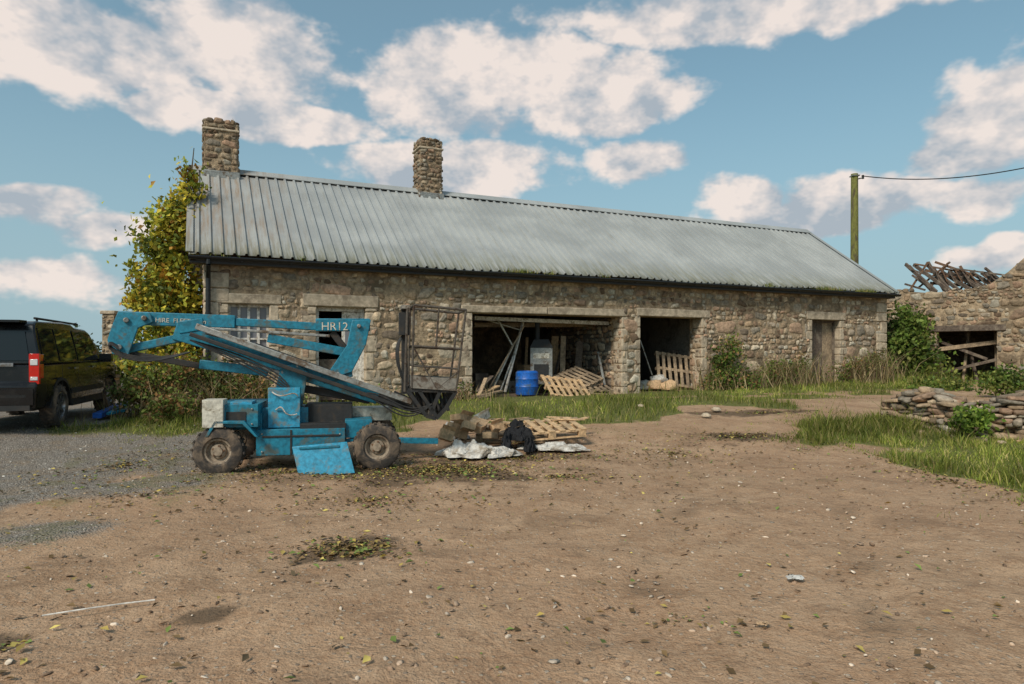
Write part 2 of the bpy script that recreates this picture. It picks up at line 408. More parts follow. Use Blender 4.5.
gA,vA,dA=sp.outputs
big=ntex(nt,co,.35,4,.6); med=ntex(nt,co,1.7,4,.7,.3); fin=ntex(nt,co,22,4,.75); vf=ntex(nt,co,90,2,.7); wet=ntex(nt,co,.85,4,.65,.6,(1,1.5,1))
def vor(scale,feat='F1'):
    v=nd(nt,'ShaderNodeTexVoronoi',feature=feat); v.inputs['Scale'].default_value=scale; nt.links.new(co,v.inputs['Vector']); return v
v1=vor(55); v2=vor(22)
dirt=mixc(nt,mrange(nt,med,.3,.7),(.31,.18,.10),(.50,.33,.205))
dirt=mixc(nt,mrange(nt,big,.38,.62,0,.7),dirt,(.38,.225,.13))
dirt=mixc(nt,mrange(nt,fin,.35,.7,0,.5),dirt,(.56,.395,.26))
dirt=mixc(nt,mrange(nt,vf,.50,.70,0,.7),dirt,(.17,.10,.06))
md_=ntex(nt,co,5,4,.75,.5)
dirt=mixc(nt,mrange(nt,md_,.5,.72,0,.55),dirt,(.205,.125,.075))
dirt=mixc(nt,mrange(nt,wet,.52,.68,0,.5),dirt,(.20,.125,.075))
s1=nd(nt,'ShaderNodeSeparateColor'); nt.links.new(v2.outputs['Color'],s1.inputs[0])
peb=mth(nt,'MULTIPLY',mrange(nt,v2.outputs['Distance'],.22,.3,1,0),mrange(nt,s1.outputs[0],.62,.66))
pebc=mixc(nt,s1.outputs[1],(.22,.17,.13),(.58,.49,.38)); dirt=mixc(nt,mth(nt,'MULTIPLY',peb,.7),dirt,pebc)
s2=nd(nt,'ShaderNodeSeparateColor'); nt.links.new(v1.outputs['Color'],s2.inputs[0])
grc=mixc(nt,s2.outputs[0],(.18,.16,.14),(.45,.415,.365)); grc=mixc(nt,mrange(nt,v1.outputs['Distance'],.35,.65,0,.7),grc,(.12,.105,.085))
grc=mixc(nt,mrange(nt,med,.45,.7,0,.75),grc,(.25,.185,.12))
gm=mrange(nt,mth(nt,'ADD',vA,mth(nt,'MULTIPLY',mth(nt,'SUBTRACT',fin,.5),.9)),.25,.75,0,.9)
col=mixc(nt,gm,dirt,grc)
gsoil=mixc(nt,mrange(nt,fin,.35,.65),(.085,.11,.025),(.19,.17,.06))
gg=mrange(nt,mth(nt,'ADD',gA,mth(nt,'MULTIPLY',mth(nt,'SUBTRACT',fin,.5),.9)),.35,.75)
col=mixc(nt,gg,col,gsoil)
dd=mrange(nt,mth(nt,'ADD',dA,mth(nt,'MULTIPLY',mth(nt,'SUBTRACT',fin,.5),.9)),.2,.85,0,.8)
col=mixc(nt,dd,col,(.095,.065,.04))
al=nd(nt,'ShaderNodeAttribute',attribute_name='Moss')
mm=mrange(nt,mth(nt,'ADD',al.outputs['Fac'],mth(nt,'MULTIPLY',mth(nt,'SUBTRACT',fin,.5),1.6)),.25,.9,0,.6)
col=mixc(nt,mm,col,(.15,.145,.045))
nt.links.new(col,b.inputs['Base Color']); b.inputs['Roughness'].default_value=.93; b.inputs['Specular IOR Level'].default_value=.2
hh=mth(nt,'ADD',fin,mth(nt,'ADD',mth(nt,'MULTIPLY',peb,.35),mth(nt,'MULTIPLY',mth(nt,'MULTIPLY',v1.outputs['Distance'],-1.),mth(nt,'ADD',mth(nt,'MULTIPLY',gm,.9),.15))))
hh=mth(nt,'ADD',hh,mth(nt,'MULTIPLY',md_,1.6))
bp=nd(nt,'ShaderNodeBump'); bp.inputs['Strength'].default_value=.8; bp.inputs['Distance'].default_value=.027
nt.links.new(hh,bp.inputs['Height']); nt.links.new(bp.outputs[0],b.inputs['Normal'])
go=np_mesh('ground',np.stack([X,Y,Z],-1),Fs,m_ground,np.stack([gr,gv,dk],-1),None,True)
ma=go.data.attributes.new('Moss','FLOAT','POINT'); ma.data.foreach_set('value',ms_.ravel().astype(np.float32))
def zg(x,y,a,b): return H(x,y)+a*.035+b*.018
# grass
GP=[(.17,.215,.03),(.25,.28,.045),(.12,.155,.028),(.35,.33,.08),(.46,.37,.15)]
def scatter_grass(n,x0,x1,y0,y1,hmin,hmax):
    x=rng.uniform(x0,x1,n);y=rng.uniform(y0,y1,n); a=nz(x,y,.55,3.1);bb=nz(x,y,2.3,9.7)
    g,v,d,m=masks(x,y,a,bb); t,s=bcoord(x,y)
    p=np.clip(g,0,1)+m*.3
    k=(rng.uniform(0,1,n)<p*(.35+1.3*np.clip(bb+.45,0,1)))&~((t>-.2)&(t<BL+.2)&(s<.12))
    k&=~((s<1.4)&(s>-.1)&(t>BP.t(476))&(t<BP.t(698))&(rng.uniform(0,1,n)<.85))
    x=x[k];y=y[k];a=a[k];bb=bb[k];g=g[k]; N=len(x)
    P=np.stack([x,y,zg(x,y,a,bb)-.01],1); h=rng.uniform(hmin,hmax,N)*(.4+1.0*np.clip(a*1.5+.5,0,1.4)+.9*np.clip(bb,0,1))*np.clip(g,.25,1)
    h*=1+1.0*(rng.uniform(0,1,N)<.05)
    tone=(.65+.7*np.clip(.5-a*1.4+bb*.6,0,1))[:,None]
    c=palcols(GP,N,.25,[.29,.25,.18,.16,.12])*tone
    return blades(P,h,rng.uniform(.006,.013,N)*(.8+y/24),c)
parts=[scatter_grass(80000,-6.5,14.5,10.3,24,.03,.15),scatter_grass(95000,4,14,5.8,14,.03,.17),scatter_grass(18000,-10,-4.5,11,17,.03,.15),scatter_grass(16000,-8,-3,5.2,12,.01,.035),scatter_grass(14000,-2,6,7,13,.01,.03),scatter_grass(12000,12,18,12,26,.1,.35)]
merge('grass',parts,m_grass)
# fallen leaves
LP=[(.13,.08,.035),(.20,.125,.055),(.36,.26,.07),(.16,.21,.05),(.075,.055,.03),(.55,.43,.12)]
n=1700; x=np.concatenate([rng.uniform(-6,8,n)]); y=3+9*rng.uniform(0,1,n)**1.2
L=[(x,y)]
for cx,cy,rx,ry,k in ((-1.28,5.45,.42,.30,900),(-.9,9.1,1.2,.7,2800),(-2.6,8.9,1.8,.9,1900),(3.9,11.7,1.0,.4,700),(5.2,14.2,1.5,.3,300),(-2.75,3.5,.25,.2,160),(-.1,10.2,1.9,.5,1200),(-5.4,9.5,1.2,2,700),(-4,7.5,1,.5,200),(-1.5,7.3,1.6,.8,550),(5.4,8.5,.6,2,450),(2.5,10.5,1.6,1,450),(1.0,4.0,1.5,.5,90),(.6,8.6,1.2,.5,350)):
    r=np.abs(rng.normal(0,.65,k)); th=rng.uniform(0,2*np.pi,k); L.append((cx+rx*r*np.cos(th),cy+ry*r*np.sin(th)))
x=np.concatenate([l[0] for l in L]);y=np.concatenate([l[1] for l in L])
a=nz(x,y,.55,3.1);bb=nz(x,y,2.3,9.7); N=len(x)
leaves('fallen_leaves',np.stack([x,y,zg(x,y,a,bb)+rng.uniform(.003,.022,N)],1),.018+.055*rng.uniform(0,1,N)**1.8,palcols(LP,N,.35,[.25,.24,.14,.17,.12,.08]),m_litter,flat=True)
# loose stones
def pebbles(name,n,x0,x1,y0,y1,s0,s1,fn,pal):
    x=rng.uniform(x0,x1,n); y=y0+(y1-y0)*rng.uniform(0,1,n)**1.4; a=nz(x,y,.55,3.1);bb=nz(x,y,2.3,9.7)
    g,v,d,m=masks(x,y,a,bb); k=rng.uniform(0,1,n)<fn(g,v); x,y,a,bb=x[k],y[k],a[k],bb[k]; N=len(x)
    s=s0+(s1-s0)*rng.uniform(0,1,N)**4
    R=rng.normal(size=(N,3,3)); R/=np.linalg.norm(R,axis=1)[:,None,:]; R[:,2,:]*=.55
    R=R*s[:,None,None]
    instances(name,T1,F1,np.stack([x,y,zg(x,y,a,bb)+s*.1],1),R,palcols(pal,N,.3),m_stone,None,.08)
pebbles('pebbles',11000,-5,8,2.7,12,.003,.024,lambda g,v:(1-g)*(1-v),[(.42,.30,.21),(.32,.22,.15),(.56,.46,.36),(.25,.165,.11)])
pebbles('gravel',13000,-11,-3.0,4,13,.005,.018,lambda g,v:v*.9,[(.42,.38,.33),(.3,.265,.23),(.52,.48,.42),(.22,.185,.15),(.40,.30,.21)])
# ------------------------------------------------------------------ stone barn
barn=BP.empty('stone_barn')
t=BP.t
def op(a,b,yt,yb=None):
    xm=(a+b)/2; return [t(a),t(b),-.4 if yb is None else BP.z(xm,yb),BP.z(xm,yt)]
win=op(228,270,304,356); d1=op(316,366,307); g1=op(472,622,313); g2=op(640,702,317); d2=op(812,840,320)
g1[3]=BP.z(545,314.5)
ops=[win,d1,g1,g2,d2]; WT=3.72; TH=.55
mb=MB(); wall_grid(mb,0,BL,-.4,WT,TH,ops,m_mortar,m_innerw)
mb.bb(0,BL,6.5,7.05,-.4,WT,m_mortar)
def gable(x0,x1):
    mb.prism([(x0,TH+.002,-.4),(x0,6.498,-.4),(x0,6.498,3.9),(x0,3.5,6.1),(x0,TH+.002,3.95)],(x1-x0,0,0),m_mortar)
gable(0,.55); gable(BL-.55,BL)
for tx,th_ in ((t(622)+.02,.4),(t(702)+.15,.4),(t(470)-.6,.4),(t(380),.4)):
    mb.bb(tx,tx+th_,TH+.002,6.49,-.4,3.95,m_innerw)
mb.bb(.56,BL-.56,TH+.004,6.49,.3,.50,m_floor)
mb.build('walls',barn)
rects=layout(.0,BL,.05,WT-.04,[(o[0]-.02,o[1]+.02,-1,o[3]+.26) if o in(g1,g2) else (o[0]-.1,o[1]+.1,o[2]-.1,o[3]+.26) for o in ops])
stone_wall('wall_stones',(0,0,0),(1,0,0),(0,-1,0),rects,barn,wav=.0)
stone_wall('gable_stones',(0,0,0),(0,1,0),(-1,0,0),layout(0,7,.1,3.75,[]),barn,wav=.03)
stone_wall('gable_stones_far',(BL,0,0),(0,1,0),(1,0,0),layout(0,7,.1,3.75,[]),barn,wav=.03)
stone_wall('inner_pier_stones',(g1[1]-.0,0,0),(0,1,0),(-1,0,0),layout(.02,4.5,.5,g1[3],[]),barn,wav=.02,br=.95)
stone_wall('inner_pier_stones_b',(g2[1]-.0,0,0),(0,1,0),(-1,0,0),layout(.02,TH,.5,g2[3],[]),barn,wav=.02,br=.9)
mb=MB()
def lintel(a,b,z,h=.24,n=1,pr=.035):
    x=a; seg=(b-a)/n
    for i in range(n):
        hh=h*random.uniform(.92,1.05)
        mb.box((x+seg/2,TH*.35-pr,z+hh/2),(seg-.012,TH*.7,hh),m_dress,Matrix.Rotation(random.gauss(0,.004),3,'Y')); x+=seg
lintel(win[0]-.25,win[1]+.25,win[3]); lintel(d1[0]-.3,d1[1]+.3,d1[3]+.0,.27); lintel(d2[0]-.25,d2[1]+.25,d2[3],.26)
lintel(g1[0]-.3,g1[1]+.1,g1[3],.2,2); lintel(g2[0]-.13,g2[1]+.3,g2[3],.24)
mb.box(((win[0]+win[1])/2,.12,win[2]-.05),(win[1]-win[0]+.3,.36,.1),m_dress)
for o in (d1,g1,g2,d2,win):
    for sd in (0,1):
        z=max(.35,o[2])
        while z<o[3]-.08:
            h=min(random.uniform(.2,.42),o[3]-z); w=random.choice((.2,.28,.35)) if o is not g2 and not(o is g1 and sd) else .2
            if o[3]-z-h<.1: h=o[3]-z
            x=o[sd]+(-1 if sd==0 else 1)*(w/2-.012)
            mb.box((x,TH*.4-.015,z+h/2),(w,TH*.8,h-.02),m_dress,Matrix.Rotation(random.gauss(0,.012),3,'Z')); z+=h
z=.35
while z<WT-.1:
    h=min(random.uniform(.25,.4),WT-z); w=random.choice((.3,.5)); mb.box((w/2-.03,.2-.03,z+h/2),(w,.42,h-.02),m_dress)
    mb.box((BL-w/2+.03,.2-.03,z+h/2),(w,.42,h-.02),m_dress); z+=h
mb.build('lintels_and_quoins',barn,.025)
# window
mb=MB(); a,b_,c,d=win
mb.bb(a,b_,.16,.26,c,c+.07,m_wframe); mb.bb(a,b_,.16,.26,d-.06,d,m_wframe)
nv=4
for i in range(nv+1):
    x=a+.03+(b_-a-.06)*i/nv; mb.bb(x-.028,x+.028,.165,.255,c+.07,d-.06,m_wframe)
for k in (1,2): 
    zz=c+(d-c)*k/3; mb.bb(a+.05,b_-.05,.17,.25,zz-.02,zz+.02,m_wframe)
mb.bb(a+.03,b_-.03,.212,.218,c+.05,d-.05,m_pane)
mb.build('window',barn,.004)
# doors
mb=MB(); a,b_,c,d=d1
mb.bb(a,a+.09,.18,.32,.3,d,m_wframe); mb.bb(b_-.09,b_,.18,.32,.3,d,m_wframe); mb.bb(a+.09,b_-.09,.18,.32,d-.09,d,m_wframe)
w=(b_-a-.16)
mb.bb(a+.09+w*.55,b_-.09,.24,.29,.5,d-.1,m_wframe)
mb.bb(a+.16+w*.55,b_-.16,.234,.24,1.6,d-.25,m_pane)
mb.bb(a+.09,a+.09+w*.53,.25,.30,.5,1.45,m_wooddark)
mb.build('doorway',barn,.004)
mb=MB(); a,b_,c,d=d2
for i in range(5):
    w=(b_-a)/5; mb.bb(a+i*w+.004,a+(i+1)*w-.004,.27,.30,.5,d-.02,m_wood if i>2 else m_wooddark)
mb.bb(a,a+.06,.2,.268,.4,d,m_wooddark); mb.bb(b_-.06,b_,.2,.268,.4,d,m_wooddark); mb.bb(a+.06,b_-.06,.2,.268,d-.08,d,m_wooddark)
mb.build('plank_door',barn,.003)
# roof
EZ=3.64; EY=-.32; RZ=6.36; RY=3.5; X0=-.3; X1=BL+.12
mb=MB(); prof=[]; x=X0; pitch=.235
while x<X1:
    prof+=[(x,0),(x+.125,0),(x+.138,.045),(x+.185,.045),(x+.198,0)]; x+=pitch
prof.append((X1+.1,0))
sl=Vector((0,RY-EY,RZ-EZ)).normalized(); nn=Vector((0,-sl.z,sl.y))
for sgn in (1,-1):
    vs=[];cuts=10
    for j in range(cuts+1):
        f=j/cuts
        for (xx,h) in prof:
            y=EY+(RY-EY)*f; z=EZ+(RZ-EZ)*f + .018*math.sin(xx*.7+1)*(1-f)+.012*math.sin(xx*1.9+f*3)
            p=Vector((xx,y,z))+nn*h
            if sgn<0: p=Vector((p.x,2*RY-p.y,p.z))
            vs.append(p)
    n=len(prof); fs=[]
    for j in range(cuts):
        for i in range(n-1):
            q=(j*n+i,j*n+i+1,(j+1)*n+i+1,(j+1)*n+i); fs.append(q)
    mb.add(vs,fs,m_roof)
o=mb.build('roof_sheets',barn,0,20)
md=o.modifiers.new('solid','SOLIDIFY'); md.thickness=.006
mb=MB()
r=RZ+.03
mb.prism([(X0,RY-.22,r-.11),(X0,RY,r+.06),(X0,RY+.22,r-.11),(X0,RY+.2,r-.125),(X0,RY,r+.03),(X0,RY-.2,r-.125)],(X1-X0+.1,0,0),m_roof)
for xx in (X0,X1+.06):
    for sg in (1,-1):
        p0=(xx,RY-sg*(RY-EY),EZ+.05); p1=(xx,RY,RZ+.05); mb.beam(p0,p1,.14,.02,m_roof); mb.beam((xx,p0[1],EZ-.07),(xx,RY,RZ-.07),.03,.14,m_roof)
for k in range(5):
    f=(k+.3)/5; y=EY+(RY-EY)*f+.1; z=EZ+(RZ-EZ)*f-.02; mb.bb(X0+.05,X1,y,y+.08,z-.08,z-.02,m_wooddark)
mb.build('roof_trim',barn)
mb=MB(); gy=EY-.06;gz=EZ-.05
ring=[(gy+.065*math.cos(q),gz+.065*math.sin(q)) for q in [math.pi+i*math.pi/8 for i in range(9)]]
mb.prism([(X0-.02,y,z) for y,z in ring]+[(X0-.02,y*1+.0,z+.012) for y,z in [(gy+.05,gz),(gy-.05,gz)]],(X1-X0+.1,0,0),m_blackp)
mb.bb(X0,X1,EY+.05,EY+.075,EZ-.17,EZ-.005,m_blackp)
mb.bb(X0,X1,EY+.08,-.002,EZ-.17,EZ-.15,m_wooddark)
xd=t(206)+.04
mb.tube([(xd,gy,gz-.05),(xd,gy,gz-.15),(xd,-.12,gz-.4),(xd,-.12,.4)],.05,m_blackp,10)
for zz in (1.2,2.4): mb.cyl((xd,-.12,zz),(xd,-.12,zz+.05),.06,m_blackp)
k=X0
while k<X1: mb.bb(k,k+.02,gy-.07,gy+.07,gz-.07,gz-.055,m_blackp); k+=1.
mb.build('gutter',barn)
def chimney(name,x0,x1,y0,y1,z0,z1):
    mb=MB()
    mb.prism([(x0,y0,z0),(x1,y0,z0),(x1,y1,z0),(x0,y1,z0)],(0,0,z1-z0-.12),m_mortar)
    mb.bb(x0+.02,x1-.04,y0+.02,y1-.02,z1-.12,z1-.04,m_mortar)
    mb.bb(x0-.04,x1+.04,y0-.04,y1+.04,z1-.33,z1-.27,m_dress)
    mb.bb(x0-.05,x1+.05,y0-.07,y1*0+y0,z0+.12,z0+.38,m_steel)
    mb.build(name,barn,.02)
    a=layout(0,x1-x0,z0,z1-.33,[],.8)+layout(.03,x1-x0-.05,z1-.26,z1,[],.7); b2=layout(0,y1-y0,z0,z1-.33,[],.8)+layout(.03,y1-y0-.04,z1-.26,z1-.03,[],.7)
    for i,(o_,u,n_,rc) in enumerate((((x0,y0,0),(1,0,0),(0,-1,0),a),((x0,y1,0),(1,0,0),(0,1,0),a),((x0,y0,0),(0,1,0),(-1,0,0),b2),((x1,y0,0),(0,1,0),(1,0,0),b2))):
        stone_wall(name+'_stones_%d'%i,o_,u,n_,rc,barn,wav=0,br=.68,proud=.03)
xa=BP.t(204,3.2); xb=BP.t(238,3.2); chimney('gable_chimney',xa,xb,3.2,3.9,5.9,BP.z(220,118,3.2))
xa=BP.t(420,3.2); xb=BP.t(442,3.2); chimney('ridge_chimney',xa,xb,3.2,3.85,5.9,BP.z(430,138,3.2))
parts=[]
for px,wd,nn_ in ((515,.5,200),(545,.2,50),(760,.2,60),(820,.7,260),(855,.5,200),(300,.15,20),(600,.2,30),(221,.3,25)):
    x=t(px)+rng.normal(0,wd*.5,nn_); y=rng.uniform(EY-.1,EY+.1,nn_); P=np.stack([x,y,np.full(nn_,EZ-.02)],1)
    parts.append(blades(P,rng.uniform(.04,.15,nn_),np.full(nn_,.015),palcols(GP,nn_,.3)*.8))
for xc,zc in ((BP.t(221,3.2),BP.z(220,118,3.2)),(BP.t(431,3.2),BP.z(430,138,3.2))):
    x=xc+rng.uniform(-.35,.35,60); P=np.stack([x,rng.uniform(3.25,3.8,60),np.full(60,zc-.05)],1); parts.append(blades(P,rng.uniform(.03,.12,60),np.full(60,.015),palcols(GP,60,.3)*.6))
merge('gutter_moss',parts,m_grass,barn)
# ------------------------------------------------------------------ things in/near garage
def BW(px,py,c=0): 
    p=BP.P(px,py,c); return BP.world(p.x,p.y,p.z)
def pallet(name,loc,rot,mat=m_wood2,L=1.2,Wd=1.0):
    e=empty(name,loc); e.rotation_euler=rot; mb=MB()
    for i in range(7):
        x=-L/2+.05+i*(L-.1)/6; mb.box((x,0,.13),(.095,Wd,.02),mat,Matrix.Rotation(random.gauss(0,.01),3,'Z'))
    for y in (-Wd/2+.05,0,Wd/2-.05):
        mb.box((0,y,.107),(L,.09,.02),mat)
        for x in (-L/2+.07,0,L/2-.07): mb.box((x,y,.058),(.12,.09,.076),mat)
        mb.box((0,y,.01),(L,.09,.02),mat)
    mb.build('slats',e,.003); return e
p=BW(527,398,.35)
e=empty('plastic_barrel',(p.x,p.y,.5)); mb=MB()
mb.lathe((0,0,0),(0,0,1),[(0,0),(.28,0),(.3,.03),(.3,.2),(.31,.22),(.3,.24),(.3,.4),(.31,.42),(.3,.44),(.3,.58),(.27,.62),(.25,.63),(.24,.6),(0,.6)],m_blueb)
mb.build('drum',e)
p=BW(541,380,.9); e=empty('old_stove',(p.x,p.y,.5)); mb=MB()
mb.bb(-.3,.3,-.25,.25,.25,1.25,m_steel); mb.prism([(-.32,-.27,1.25),(.32,-.27,1.25),(.20,-.2,1.48),(-.20,-.2,1.48)],(0,.45,0),m_dark)
for x in(-.25,.25):
    for y in(-.2,.2): mb.cyl((x,y,0),(x,y,.25),.025,m_dark)
mb.bb(-.2,.2,-.262,-.25,.45,.8,m_dark); mb.cyl((-.1,.05,1.4),(-.1,.05,2.2),.07,m_dark); mb.bb(-.22,.22,-.262,-.25,.95,1.1,m_cream)
mb.build('body',e,.015)
p=BW(565,396,-.1); pallet('wooden_pallet',(p.x,p.y,.60),(.50,.12,math.radians(20)),m_wood2)
p=BW(576,392,.5); pallet('wooden_pallet',(p.x,p.y,.80),(.35,-.25,math.radians(45)),m_wood)
p=BW(588,392,.2); pallet('wooden_pallet',(p.x,p.y,.56),(.1,.05,math.radians(5)),m_wood)
p=BW(672,392,.75); pallet('wooden_pallet',(p.x+.05,p.y,1.05),(math.radians(62),math.radians(8),math.radians(10)),m_wood,1.2,1.1)
p=BW(682,390,1.0); pallet('wooden_pallet',(p.x+.25,p.y+.3,1.1),(math.radians(68),0,math.radians(35)),m_wooddark,1.2,1.2)
def lump(name,loc,size,mat,seed=0,sub=4,amp=.35,parent=None):
    bm=bmesh.new(); bmesh.ops.create_icosphere(bm,subdivisions=sub,radius=1)
    for v in bm.verts:
        n=mnoise.fractal(v.co*1.6+Vector((seed,seed,0)),1.,2.,4); n2=mnoise.ridged_multi_fractal(v.co*2.3+Vector((seed,0,0)),1.,2.,4,1.,2.)
        v.co*=1+amp*n+amp*.25*(n2-1); v.co=Vector((v.co.x*size[0],v.co.y*size[1],max(v.co.z,-.3)*size[2]))
    me=bpy.data.meshes.new(name); bm.to_mesh(me); bm.free(); me.shade_smooth(); me.materials.append(mat); o=link(name,me,parent); o.location=loc; return o
p=BW(655,388,.5)
for i,(dx,dy,dz,mm) in enumerate(((0,0,.62,m_card),(.15,.25,.78,m_white),(-.25,.1,.6,m_cream),(.4,-.1,.6,m_card))):
    lump('rubble_sack' ,(p.x+dx,p.y+dy,dz),(.26,.2,.2),mm,i*3.3,3)
mb=MB(); e=BP.empty('stacked_boards')
for i in range(12):
    x=random.uniform(t(572),t(600)); yy=random.uniform(.9,3.0); mb.beam((x,yy,.5),(x+random.uniform(.1,.6),yy+.3,.5+random.uniform(.8,1.7)),random.uniform(.08,.25),.03,random.choice((m_wood,m_wooddark,m_wood2)))
for i in range(6):
    x=t(482)+i*.5; mb.bb(x,x+random.uniform(.3,.45),1.7,2.2,.5,.5+random.uniform(.3,.9),random.choice((m_card,m_wooddark,m_steel,m_wood)))
for i in range(5):
    x=t(645)+i*.35; mb.beam((x,2.4,.5),(x+.2,2.7,2.2),.2,.03,random.choice((m_wood,m_wooddark)))
mb.build('boards',e,.004)
mb=MB(); e=BP.empty('leaning_timber')
def bl(px0,py0,c0,px1,py1,c1,w,h,m): mb.beam(BP.P(px0,py0,c0),BP.P(px1,py1,c1),w,h,m)
bl(505,392,.9,523,322,1.1,.07,.04,m_wframe); bl(493,388,1.0,513,345,1.1,.06,.04,m_cream); bl(512,345,1.1,498,320,1.1,.05,.04,m_cream)
bl(500,392,.9,519,340,1.1,.03,.03,m_wframe); bl(480,318,1.0,520,330,1.3,.03,.03,m_cream); bl(488,390,.7,524,326,.9,.03,.03,m_wood)
bl(474,397,-.35,500,391,.2,.2,.04,m_wood); bl(468,399,-.3,498,386,.3,.15,.03,m_wood2); bl(476,392,.1,492,376,.4,.12,.03,m_wooddark)
bl(462,401,-.5,490,395,-.2,.18,.03,m_wood); bl(478,398,-.2,486,378,.1,.1,.03,m_wood)
bl(606,392,.3,598,352,.9,.06,.04,m_steel); bl(640,340,.6,652,375,.6,.03,.03,m_steel)
mb.build('planks',e,.003)
mb=MB(); e=BP.empty('overhead_beam')
bl(474,318,.75,622,324,.75,.12,.1,m_wframe); bl(474,325,1.6,610,325,1.6,.1,.12,m_wood); bl(500,319,1.0,560,321,2.6,.08,.08,m_steel)
mb.build('beam',e,.004)
# ------------------------------------------------------------------ boom lift
LP_=Plane(-3.754,8.78,12.5); lift=LP_.empty('boom_lift'); Q=LP_.P
mb=MB()
def wheel(mb,c,ax,R,w,rr,mt,mr,spokes=0):
    ax=Vector(ax); h=w/2
    mb.lathe(c,ax,[(rr,h*.75),(rr+.02,h),(R-.06,h*1.0),(R-.015,h*.8),(R,h*.45),(R,-h*.45),(R-.015,-h*.8),(R-.06,-h),(rr,-h),(rr,h*.75)],mt,36)
    c=Vector(c); a=ax.orthogonal().normalized(); b=ax.cross(a)
    for i in range(36):
        th=2*math.pi*i/36; d=a*math.cos(th)+b*math.sin(th); tt=ax.cross(d)
        R_=Matrix((d,tt,ax)).transposed(); mb.box(c+d*(R+.002)+ax*(h*.45*(1 if i%2 else -1)),(.02,R*.1,h*.8),mt,R_)
    if spokes:
        mb.lathe(c,ax,[(rr,h*.8),(rr-.02,h*.85),(rr-.035,h*.5),(rr-.04,-h*.6),(0,-h*.6)],mr,36)
        mb.lathe(c,ax,[(0,h*.62),(.05,h*.62),(.06,h*.3)],mr,16)
        for i in range(spokes):
            th=2*math.pi*i/spokes; d=a*math.cos(th)+b*math.sin(th); tt=ax.cross(d)
            mb.beam(c+d*.04+ax*h*.48,c+d*(rr-.02)+ax*h*.62,.045,.03,mr,ax)
    else:
        mb.lathe(c,ax,[(rr,h*.75),(rr-.02,h*.7),(rr-.03,h*.2),(rr*.62,h*.1),(rr*.55,h*.45),(.06,h*.5),(.055,h*.8),(0,h*.82)],mr,30)
        for i in range(5):
            th=2*math.pi*i/5; d=a*math.cos(th)+b*math.sin(th); mb.cyl(c+d*rr*.42+ax*h*.4,c+d*rr*.42+ax*h*.62,.014,m_rust,seg=6)
WR=.315
wl=Q(219,451,.1); wr=Q(377,446,.1)
for cx in (wl.x,wr.x):
    for cy,ax in ((.1,(0,-1,0)),(1.35,(0,1,0))): wheel(mb,(cx,cy,WR-.01),ax,WR,.22,.165,m_tyre,m_rim)
    mb.cyl((cx,.15,WR),(cx,1.3,WR),.05,m_dark)
mb.build('wheels',lift)
mb=MB(); zf=lambda px,py,c=.2: Q(px,py,c).z; xf=lambda px,c=.2: Q(px,0,c).x
def qb(px0,px1,py0,py1,c0,c1,m): 
    mb.bb(xf(px0,c0),xf(px1,c0),c0,c1,zf(px0,py1,c0),zf(px0,py0,c0),m)
qb(256,345,430,456,.18,1.25,m_teal)
qb(222,262,414,430,.3,1.15,m_teal)
qb(345,372,420,438,.25,1.2,m_teal)
qb(213,258,405,428,.06,1.3,m_teal)
qb(202,223,400,428,-.02,.28,m_cream)
qb(230,252,402,409,.1,.5,m_teal2)
qb(300,346,424,433,.2,1.2,m_dark)
qb(268,300,388,428,.3,.42,m_teal2)
qb(262,308,408,431,.42,1.05,m_teal)
qb(305,352,405,424,.5,1.1,m_dark)
qb(352,392,408,421,.75,1.15,m_cream)
qb(262,340,436,438,.168,.18,m_dark); qb(290,292,430,456,.168,.18,m_dark)
for px,py in ((262,434),(340,434),(262,452),(340,452),(218,409),(252,409),(218,424),(252,424)):
    c_=.175 if px in(262,340) else .055
    q_=Q(px,py,c_); mb.cyl(q_,q_+Vector((0,-.012,0)),.014,m_steel,seg=6)
qb(226,246,412,424,.048,.058,m_dark)
mb.prism([Q(205,437,-.02),Q(214,421,-.02),Q(244,421,-.02),Q(258,437,-.02),Q(255,437,-.02),Q(242,424,-.02),Q(216,424,-.02),Q(208,437,-.02)],(0,.28,0),m_teal)
mb.prism([Q(292,447,-.22),Q(347,442,-.22),Q(355,473,-.34),Q(299,478,-.34)],(.0,.02,.004),m_teal2)
mb.beam(Q(300,447,-.1),Q(340,445,-.1),.3,.03,m_teal)
mb.beam(Q(385,440,.6),Q(438,441,.6),.08,.08,m_teal); mb.beam(Q(345,441,.3),Q(392,432,.3),.06,.05,m_teal)
mb.build('chassis',lift,.012)
mb=MB()
def qbeam(a,b,c,w,hpx,m,hm=None):
    h=hpx/F*9.3; mb.beam(Q(a[0],a[1],c),Q(b[0],b[1],c),w,h,m,(0,0,1))
qbeam((122,318),(236,322),.68,.16,13,m_teal); qbeam((236,322),(322,327),.68,.12,8,m_teal)
qbeam((190,327),(330,336),.62,.03,3,m_steel)
qbeam((316,325),(370,325),.68,.18,13,m_teal)
for cc in (.55,.80):
    mb.prism([Q(352,320,cc),Q(371,320,cc),Q(366,345,cc),Q(352,372,cc),Q(333,378,cc),Q(330,370,cc),Q(347,345,cc)],(0,.03,0),m_teal)
qbeam((268,338),(345,352),.68,.1,9,m_teal); qbeam((322,378),(352,372),.68,.2,10,m_teal)
qbeam((332,332),(346,350),.68,.08,7,m_dark)
for cc in (.55,.80):
    mb.prism([Q(118,311,cc),Q(150,313,cc),Q(153,322,cc),Q(138,328,cc),Q(132,345,cc),Q(128,356,cc),Q(112,354,cc),Q(107,340,cc),Q(112,325,cc)],(0,.03,0),m_teal)
for q_ in ((126,320),(119,347),(144,318)): mb.cyl(Q(*q_,.5),Q(*q_,.88),.035,m_steel)
qbeam((176,331),(300,368),.68,.17,17,m_teal); qbeam((125,350),(180,338),.68,.1,8,m_teal)
